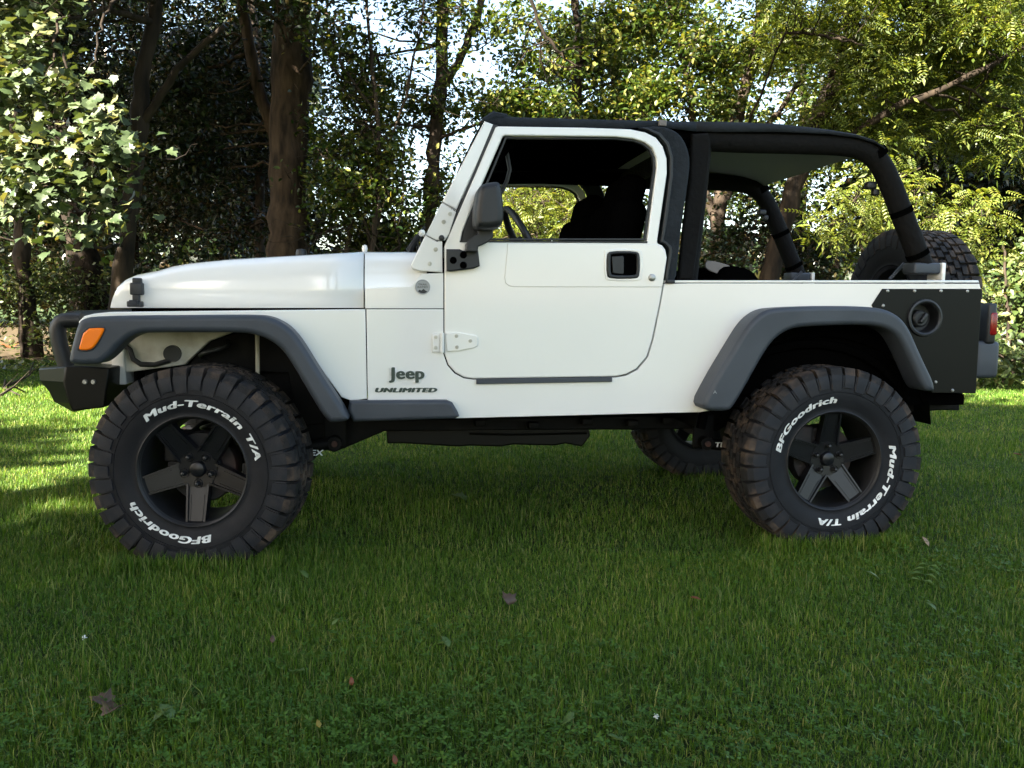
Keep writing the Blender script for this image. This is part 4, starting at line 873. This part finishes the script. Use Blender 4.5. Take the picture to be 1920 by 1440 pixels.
# --- badges and lettering
bj = text_plate('maker_lettering', 'Jeep', 729, 796, 710, 688, YB-.006, M['badge'], car, .05, 0, .002)
q = at(762, 700, YB-.003)
me, a = text_mesh('Jeep', 1, 0, .5, 1.06, 1, 0, 'LEFT'); me, a = embolden(me, a, .14); p0, p1, p2 = at(725, 710, YB-.003), at(800, 710, YB-.003), at(725, 688, YB-.003)
x0, x1 = a[:, 0].min(), a[:, 0].max(); bb = np.stack([p0[0]+(a[:, 0]-x0)*(p1[0]-p0[0])/(x1-x0), YB-.0032*(a[:, 2]+.5), p0[2]+a[:, 1]*(p2[2]-p0[2])/.74+(a[:, 0]*0)], 1)
me.vertices.foreach_set('co', bb.ravel()); me.update(); link('badge_backing', me, M['white'], car, False)
text_plate('model_lettering', 'UNLIMITED', 703, 820, 735.3, 727, YB-.002, M['badge'], car, .085, .22, .0015)
c = at(792.5, 538, YB-.003)
bd_ = MB().lathe([(0, -.001), (.0255, -.001), (.027, -.004), (.0295, -.004), (.0305, 0), (.0305, .004)], c=tuple(c), k=36).build('round_badge', M['grey'], car)
text_plate('badge_lettering', 'TRAIL', 784, 801, 535, 531.5, YB-.005, M['trim'], bd_, .0, 0, .001)
text_plate('badge_lettering', 'RATED', 783, 802, 540, 536.5, YB-.005, M['trim'], bd_, .0, 0, .001)
plate('badge_hills', [XZ([(782, 547), (787, 543), (790, 545), (794, 541.5), (798, 545), (803, 547.5), (797, 550), (788, 550)], YB-.005)], YB-.0055, .002, M['trim'], bd_, .0003, 1)
text_plate('flare_emblem', 'A', 1337, 1344, 738, 732, YF-.001, M['grey'], car, 0, 0, .001)

# --- wheels
RT_ = .4165; RL = .214; WD = .285; HW = WD/2
TY_PROF = [(.206, -.118), (.216, -.128), (.224, -.126), (.236, -.129), (.258, -.137), (.285, -.1415), (.305, -.1415), (.330, -.139), (.352, -.132), (.372, -.118), (.380, -.095), (.383, -.05), (.384, 0)]
prof = TY_PROF+[(r, -a) for r, a in TY_PROF[-2::-1]]
tyre_me = MB().lathe(prof, k=96).lathe([(.2955, -.1405), (.297, -.1440), (.2985, -.1405)], k=96).mesh('tyre')
NL = 38
def lug_mesh():
    mb = MB()
    def block(r0a, pts, t0, t1, taper=.92):
        # pts: list of (r, a) outline in the section plane swept over the angle t0..t1
        n = len(pts); V = []
        for t, kx in ((t0, 1), (t1, 1)):
            for r, a in pts: V.append((r*math.cos(t), a, r*math.sin(t)))
        mb.add(V, [tuple(range(n)), tuple(range(2*n-1, n-1, -1))]+[(i, (i+1) % n, n+(i+1) % n, n+i) for i in range(n)])
    p = 2*math.pi/NL
    for i in range(NL):
        t = i*p
        for s in (-1, 1):
            long_ = (i % 2 == 0) == (s < 0); off = 0 if s < 0 else p*.5
            ri = .304 if long_ else .315
            sh = [(ri, s*.138), (ri+.002, s*.1465), (.345, s*.1480), (.372, s*.1455 if long_ else s*.142), (.396, s*.138 if long_ else s*.133), (.4025, s*.126), (.4025, s*.080), (.386, s*.078), (.366, s*.118)]
            w_ = .40 if long_ else .37
            block(0, sh, t+off-p*w_, t+off+p*w_)
            # stepped half lug on the shoulder
            st_ = [(.312, s*.137), (.312, s*.1430), (.345, s*.1445), (.368, s*.141), (.376, s*.12), (.35, s*.12)]
            block(0, st_, t+off+p*.38, t+off+p*.5)
            # centre blocks, two staggered rows each side
            for (a0, a1, sk) in ((.070, .038, .15), (.030, .004, .62)):
                cb = [(.387, s*a0), (.4025, s*a0*.97), (.4032, s*a1), (.387, s*a1)]
                block(0, cb, t+off+p*(sk-.36), t+off+p*(sk+.30))
    return mb.mesh('tread')
lug_me = lug_mesh()
lug_me.materials.append(M['tread']); lug_me.materials.append(M['lug'])
for p_ in lug_me.polygons:
    if abs(p_.center[1]) > .128 and math.hypot(p_.center[0], p_.center[2]) < .378: p_.material_index = 1
def arc_text(txt, Rb, capx, ang_c, bold, span):
    """raised lettering on the outer sidewall, clockwise, tops outward; angles as seen from the car's left"""
    me, a = text_mesh(txt, 1, 0, .5, 1.08, 1.0, .16, 'CENTER'); me, a = embolden(me, a, bold)
    s = capx/.74; X = (a[:, 0]-(a[:, 0].max()+a[:, 0].min())/2)*span*(Rb+capx*.5)/np.ptp(a[:, 0]); Z = a[:, 1]*s; th = ang_c-X/(Rb+capx*.5); r = Rb+Z
    y = -(np.interp(r, [.224, .236, .258, .285, .305], [.126, .129, .137, .1415, .1415])+.0012+.0012*(a[:, 2]*2))
    b = np.stack([r*np.cos(th), y, r*np.sin(th)], 1); me.vertices.foreach_set('co', b.ravel()); me.update(); return me
txt1 = arc_text('Mud-Terrain', .252, .0275, R_(86), .045, R_(90)); txt3 = arc_text('T/A', .252, .0275, R_(22.5), .045, R_(23))
txt2 = arc_text('BFGoodrich', .252, .0275, R_(-113), .045, R_(79))
# rim face: five broad flat spokes with raised edges, recessed hub, lugs, cap
def rim_meshes():
    mb = MB(); mb.lathe([(.214, -.128), (.217, -.122), (.214, -.116), (.206, -.112), (.200, -.100), (.196, -.02), (.196, .11), (.21, .128)], k=72)
    mb.lathe([(.207, -.124), (.214, -.130), (.2175, -.128)], k=72)
    ring = mb.mesh('rim_barrel')
    sp = MB()
    for i in range(5):
        a = R_(270+72*i); ca, sa = math.cos(a), math.sin(a)
        def T(r, t, y): return (r*ca-t*sa, y, r*sa+t*ca)
        # centre strip, recessed grooves, edges: spoke widens a little to the rim
        r0, r1 = .055, .202; 
        def slab(ra, ta0, ta1, rb, tb0, tb1, ya, yb, d):
            V = [T(ra, ta0, ya), T(ra, ta1, ya), T(rb, tb1, yb), T(rb, tb0, yb)]; V2 = [(x, y+d, z) for x, y, z in V]
            sp.add(V+V2, [(0, 1, 2, 3), (7, 6, 5, 4), (0, 4, 5, 1), (1, 5, 6, 2), (2, 6, 7, 3), (3, 7, 4, 0)])
        slab(.066, -.036, .036, r1, -.0300, .0300, -.066, -.100, .03)
        for s in (-1, 1): slab(.058, s*.037, s*.0445, r1, s*.0305, s*.0375, -.075, -.107, .038)
        for s in (-1, 1): slab(.100, s*.0245, s*.0275, .198, s*.0225, s*.0255, -.0775, -.1015, .006)
        # web between neighbouring spokes near the hub
        b_ = R_(270+72*i+36); cb, sb = math.cos(b_), math.sin(b_)
        sp.add([(.020*cb, -.066, .020*sb), ((.074)*math.cos(b_-.62), -.068, (.074)*math.sin(b_-.62)), (.084*cb, -.072, .084*sb), ((.074)*math.cos(b_+.62), -.068, (.074)*math.sin(b_+.62)),
                (.020*cb, -.03, .020*sb), ((.074)*math.cos(b_-.62), -.03, (.074)*math.sin(b_-.62)), (.084*cb, -.03, .084*sb), ((.074)*math.cos(b_+.62), -.03, (.074)*math.sin(b_+.62))],
               [(0, 1, 2, 3), (7, 6, 5, 4), (1, 5, 6, 2), (2, 6, 7, 3)])
    sp.lathe([(0, -.062), (.080, -.064), (.086, -.057), (.086, -.01)], k=40)
    spm = sp.mesh('rim_spokes')
    cap = MB().lathe([(0, -.086), (.018, -.085), (.027, -.081), (.031, -.074), (.033, -.060)], k=32).mesh('centre_cap')
    lugs = []
    for i in range(5):
        a = R_(270+72*i); x, z = .057*math.cos(a), .057*math.sin(a)
        lug = MB(); lug.lathe([(0, -.092), (.007, -.090), (.0095, -.082), (.0095, -.06)], c=(x, 0, z), k=10)
        # raised pocket lip round each nut
        lug.lathe([(.0155, -.066), (.017, -.072), (.019, -.066)], c=(x, 0, z), k=16); lugs.append(lug.mesh('lug_nut'))
    return ring, spm, cap, lugs
ring_me, spoke_me, cap_me, lugnut_me = rim_meshes()
brake_me = MB().lathe([(0, -.03), (.135, -.03), (.14, -.02), (.14, .03), (0, .03)], k=40).lathe([(0, .02), (.09, .02), (.10, .06), (.04, .12), (0, .12)], k=24).box((-.10, .0, .08), (.09, .09, .12), bev=.012).mesh('brake_hub')
def wheel(name, loc, rz=0, roll_t=0, roll_r=0, axis_x=False, letters=True):
    w_ = link(name, brake_me.copy(), M['brake'], car, True, 40)
    w_.parent = None; w_.parent = car; w_.matrix_parent_inverse = Matrix.Translation(-wloc(car)); w_.location = loc; w_.rotation_euler = (0, 0, rz)
    def kid(nm, me, mt, ang=0):
        o = bpy.data.objects.new(nm, me); COL.objects.link(o)
        if mt and not me.materials: me.materials.append(mt)
        me.polygons.foreach_set('use_smooth', [True]*len(me.polygons)); me.set_sharp_from_angle(angle=R_(32))
        o.parent = w_; o.rotation_euler = (0, -ang, 0); return o
    kid('tyre', tyre_me, M['rubber'], roll_t); kid('tread', lug_me, M['tread'], roll_t)
    kid('rim_barrel', ring_me, M['barrel'], roll_r); kid('rim', spoke_me, M['rim'], roll_r); kid('centre_cap', cap_me, M['rim'], roll_r); [kid('lug_nut', q, M['trim'], roll_r) for q in lugnut_me]
    if letters: kid('tyre_lettering', txt1, M['white'], roll_t); kid('tyre_lettering', txt2, M['white'], roll_t); kid('tyre_lettering', txt3, M['white'], roll_t)
    return w_
YW = -.89+.128
wheel('wheel', (0.024, YW, .400), R_(-9.5), 0, 0)
wheel('wheel', (2.629, YW, .402), 0, R_(244), R_(36))
wheel('wheel', (0.0, -YW, .405), math.pi+R_(-9), R_(40), 0)
wheel('wheel', (2.629, -YW, .405), math.pi, R_(80), R_(20))
sw_ = wheel('spare_wheel', (3.545, 0.03, 1.075), R_(90), R_(30), 0)
MB().box((3.46, 0, 1.05), (.12, .22, .22), bev=.02).build('spare_carrier', M['trim'], car)
MB().tube([(3.58, .0, 1.08), (3.44, 0, 1.06)], .05, 12).build('carrier_post', M['trim'], car)

# ------------------------------------------------------------------ small things lying or growing on the lawn
def one_leaf(name, u, v, L, tpl, mt, label, cat, rz=0, tilt=.35, z=.045, curl=.5, group=None):
    p = gnd(u, v); k = (CAM[2]-GZ-z)/CAM[2]; p = CAM+(p-CAM)*k
    Vt, Ft = TPL[tpl]; a = Vt.astype(float).copy(); a[:, 1] -= .5
    a[:, 2] += curl*(a[:, 0]**2*1.6+a[:, 1]**2*.5)
    a *= L; ct, st_ = math.cos(tilt), math.sin(tilt); y, zz = a[:, 1]*ct-a[:, 2]*st_, a[:, 1]*st_+a[:, 2]*ct
    c, s = math.cos(rz), math.sin(rz); X, Y = a[:, 0]*c-y*s, a[:, 0]*s+y*c
    me = np_mesh(name, np.stack([X, Y, zz], 1), Ft); o = link(name, me, mt, None, True, None)
    o.location = p; md = o.modifiers.new('t', 'SOLIDIFY'); md.thickness = .0008
    return tag(o, label, cat, group)
DL = [leaf_mat('dead_leaf_brown', (.065, .040, .024), (.10, .062, .038), None, .1), leaf_mat('dead_leaf_rust', (.13, .042, .016), (.19, .065, .026), None, .1), leaf_mat('dead_leaf_tan', (.27, .19, .11), (.34, .24, .15), None, .1), leaf_mat('dead_leaf_yellow', (.25, .18, .02), (.30, .23, .04), None, .2)]
G = 'dead leaves fallen on the lawn'
for u, v, L, tp, mi, rz, tl, lab in [
    (950, 1120, .070, 'maple', 0, .6, .9, 'curled grey brown leaf standing up in the middle of the lawn'),
    (185, 1312, .075, 'maple', 0, 1.2, .5, 'dark brown crumpled leaf at lower left, upper one of a pair'),
    (205, 1332, .070, 'maple', 0, 2.6, .2, 'dark brown crumpled leaf at lower left, lower one of a pair'),
    (1305, 1122, .050, 'oval', 1, 1.3, .3, 'rust coloured leaf on the grass below the rear wheel gap'),
    (1735, 1015, .065, 'oval', 2, .4, .9, 'narrow tan leaf just right of the rear tyre'),
    (659, 1277, .032, 'oval', 1, .2, 1.2, 'small upright red brown leaf left of the lawn centre'),
    (597, 1357, .030, 'oval', 3, .5, .8, 'small yellow leaf near the bottom left of the lawn'),
    (740, 1424, .030, 'oval', 1, .4, 1.0, 'tiny rust leaf at the bottom edge of the lawn'),
    (511, 1198, .035, 'oval', 0, .1, 1.0, 'small brown leaf below the front wheel'),
    (1908, 852, .09, 'oval', 1, 1.4, .3, 'orange leaf at the right edge of the lawn'),
    (18, 648, .42, 'maple', 1, .4, .3, 'large orange brown dead leaf bunch beside the far left trunk')]:
    one_leaf('fallen_leaf', u, v, L*(.74 if L < .2 else 1), tp, DL[mi], lab, 'leaf', rz, tl, group=G)
G = 'broad leaved weeds growing in the lawn'
for u, v, L, n, lab in [
    (553, 1258, .060, 2, 'pale round leaved weed below the front wheel, nearest of its kind'),
    (570, 1076, .045, 1, 'narrow leaved weed right of the front tyre foot'),
    (310, 1335, .055, 3, 'low broad weed beside the pair of brown leaves'),
    (625, 1160, .040, 2, 'small weed between front tyre and lawn centre'),
    (838, 1204, .050, 2, 'twin leaved upright weed left of the curled brown leaf'),
    (1141, 1034, .050, 2, 'pale upright weed under the middle of the car side'),
    (860, 930, .085, 1, 'pale lobed leaf in the shade under the car'),
    (1637, 1078, .060, 1, 'pale oval weed below the rear tyre'),
    (1160, 1388, .045, 2, 'weed with two leaves at the bottom centre'),
    (1060, 1350, .045, 2, 'low weed right of centre near the bottom edge'),
    (1755, 1130, .045, 2, 'small weed at lower right of the rear tyre')]:
    p = gnd(u, v); root = empty('lawn_weed', (p[0], p[1], GZ)); tag(root, lab, 'weed', G)
    for k in range(n):
        o = one_leaf('leaf', u+rng.uniform(-9, 9)*(n > 1), v+rng.uniform(-6, 6)*(n > 1), L*rng.uniform(.8, 1.1), 'maple' if 'lobed' in lab else 'oval', M['weed'], None, None, rng.uniform(0, 6), .6, .04, .2); setp(o, root)
    MB().tube([(p[0], p[1], GZ), (p[0], p[1], GZ+.04)], .002, 5).build('stem', M['weed'], root)
p = gnd(1790, 1085); o = link('fern_sprig', leaves('fern_sprig', np.array([[p[0]-.10, p[1], GZ+.05]]), .28, 'pin', 3, .1, 0), M['weed'], None, False); tag(o, 'feathery green sprig lying on the lawn right of the rear tyre', 'sprig')
for u, v, lab in [(160, 1236, 'small white clover flower at the left of the lawn'), (1228, 1392, 'small white clover flower at the bottom right of centre')]:
    p = gnd(u, v); f = empty('clover_flower', (p[0], p[1], GZ)); tag(f, lab, 'flower', 'clover flowers in the lawn')
    mb = MB()
    for k in range(16):
        d = norm(rng.normal(size=3)+np.array([0, 0, .6])); mb.tube([(p[0], p[1], GZ+.04), (p[0]+d[0]*.008, p[1]+d[1]*.008, GZ+.04+d[2]*.008)], [.0018, .0008], 5)
    mb.build('bloom', M['white'], f); MB().tube([(p[0], p[1], GZ), (p[0], p[1], GZ+.04)], .0015, 5).build('stem', M['weed'], f)
for i, (u, v, du, dv, lab) in enumerate([(5, 735, 60, -55, 'bare brown stick leaning on the ground cover at the far left edge'), (0, 750, 48, -6, 'bare brown stick lying lowest at the far left edge'), (10, 720, 28, 30, 'short forked stick at the far left edge of the lawn')]):
    a, b_ = gnd(u, v), gnd(u+du, v+max(dv, -20)); b_ = b_+np.array([0, 0, .25 if dv < -20 else .05]); a = a+np.array([0, 0, GZ+.02])
    md_ = (a+b_)/2+rng.normal(size=3)*.05; mb = MB().tube([a, md_, b_], [.016, .012, .006], 6).tube([md_, md_+np.array([.12, .1, .16])], [.008, .003], 5)
    tag(mb.build('stick', M['bark_pale'], None), lab, 'stick', 'sticks at the edge of the wood')
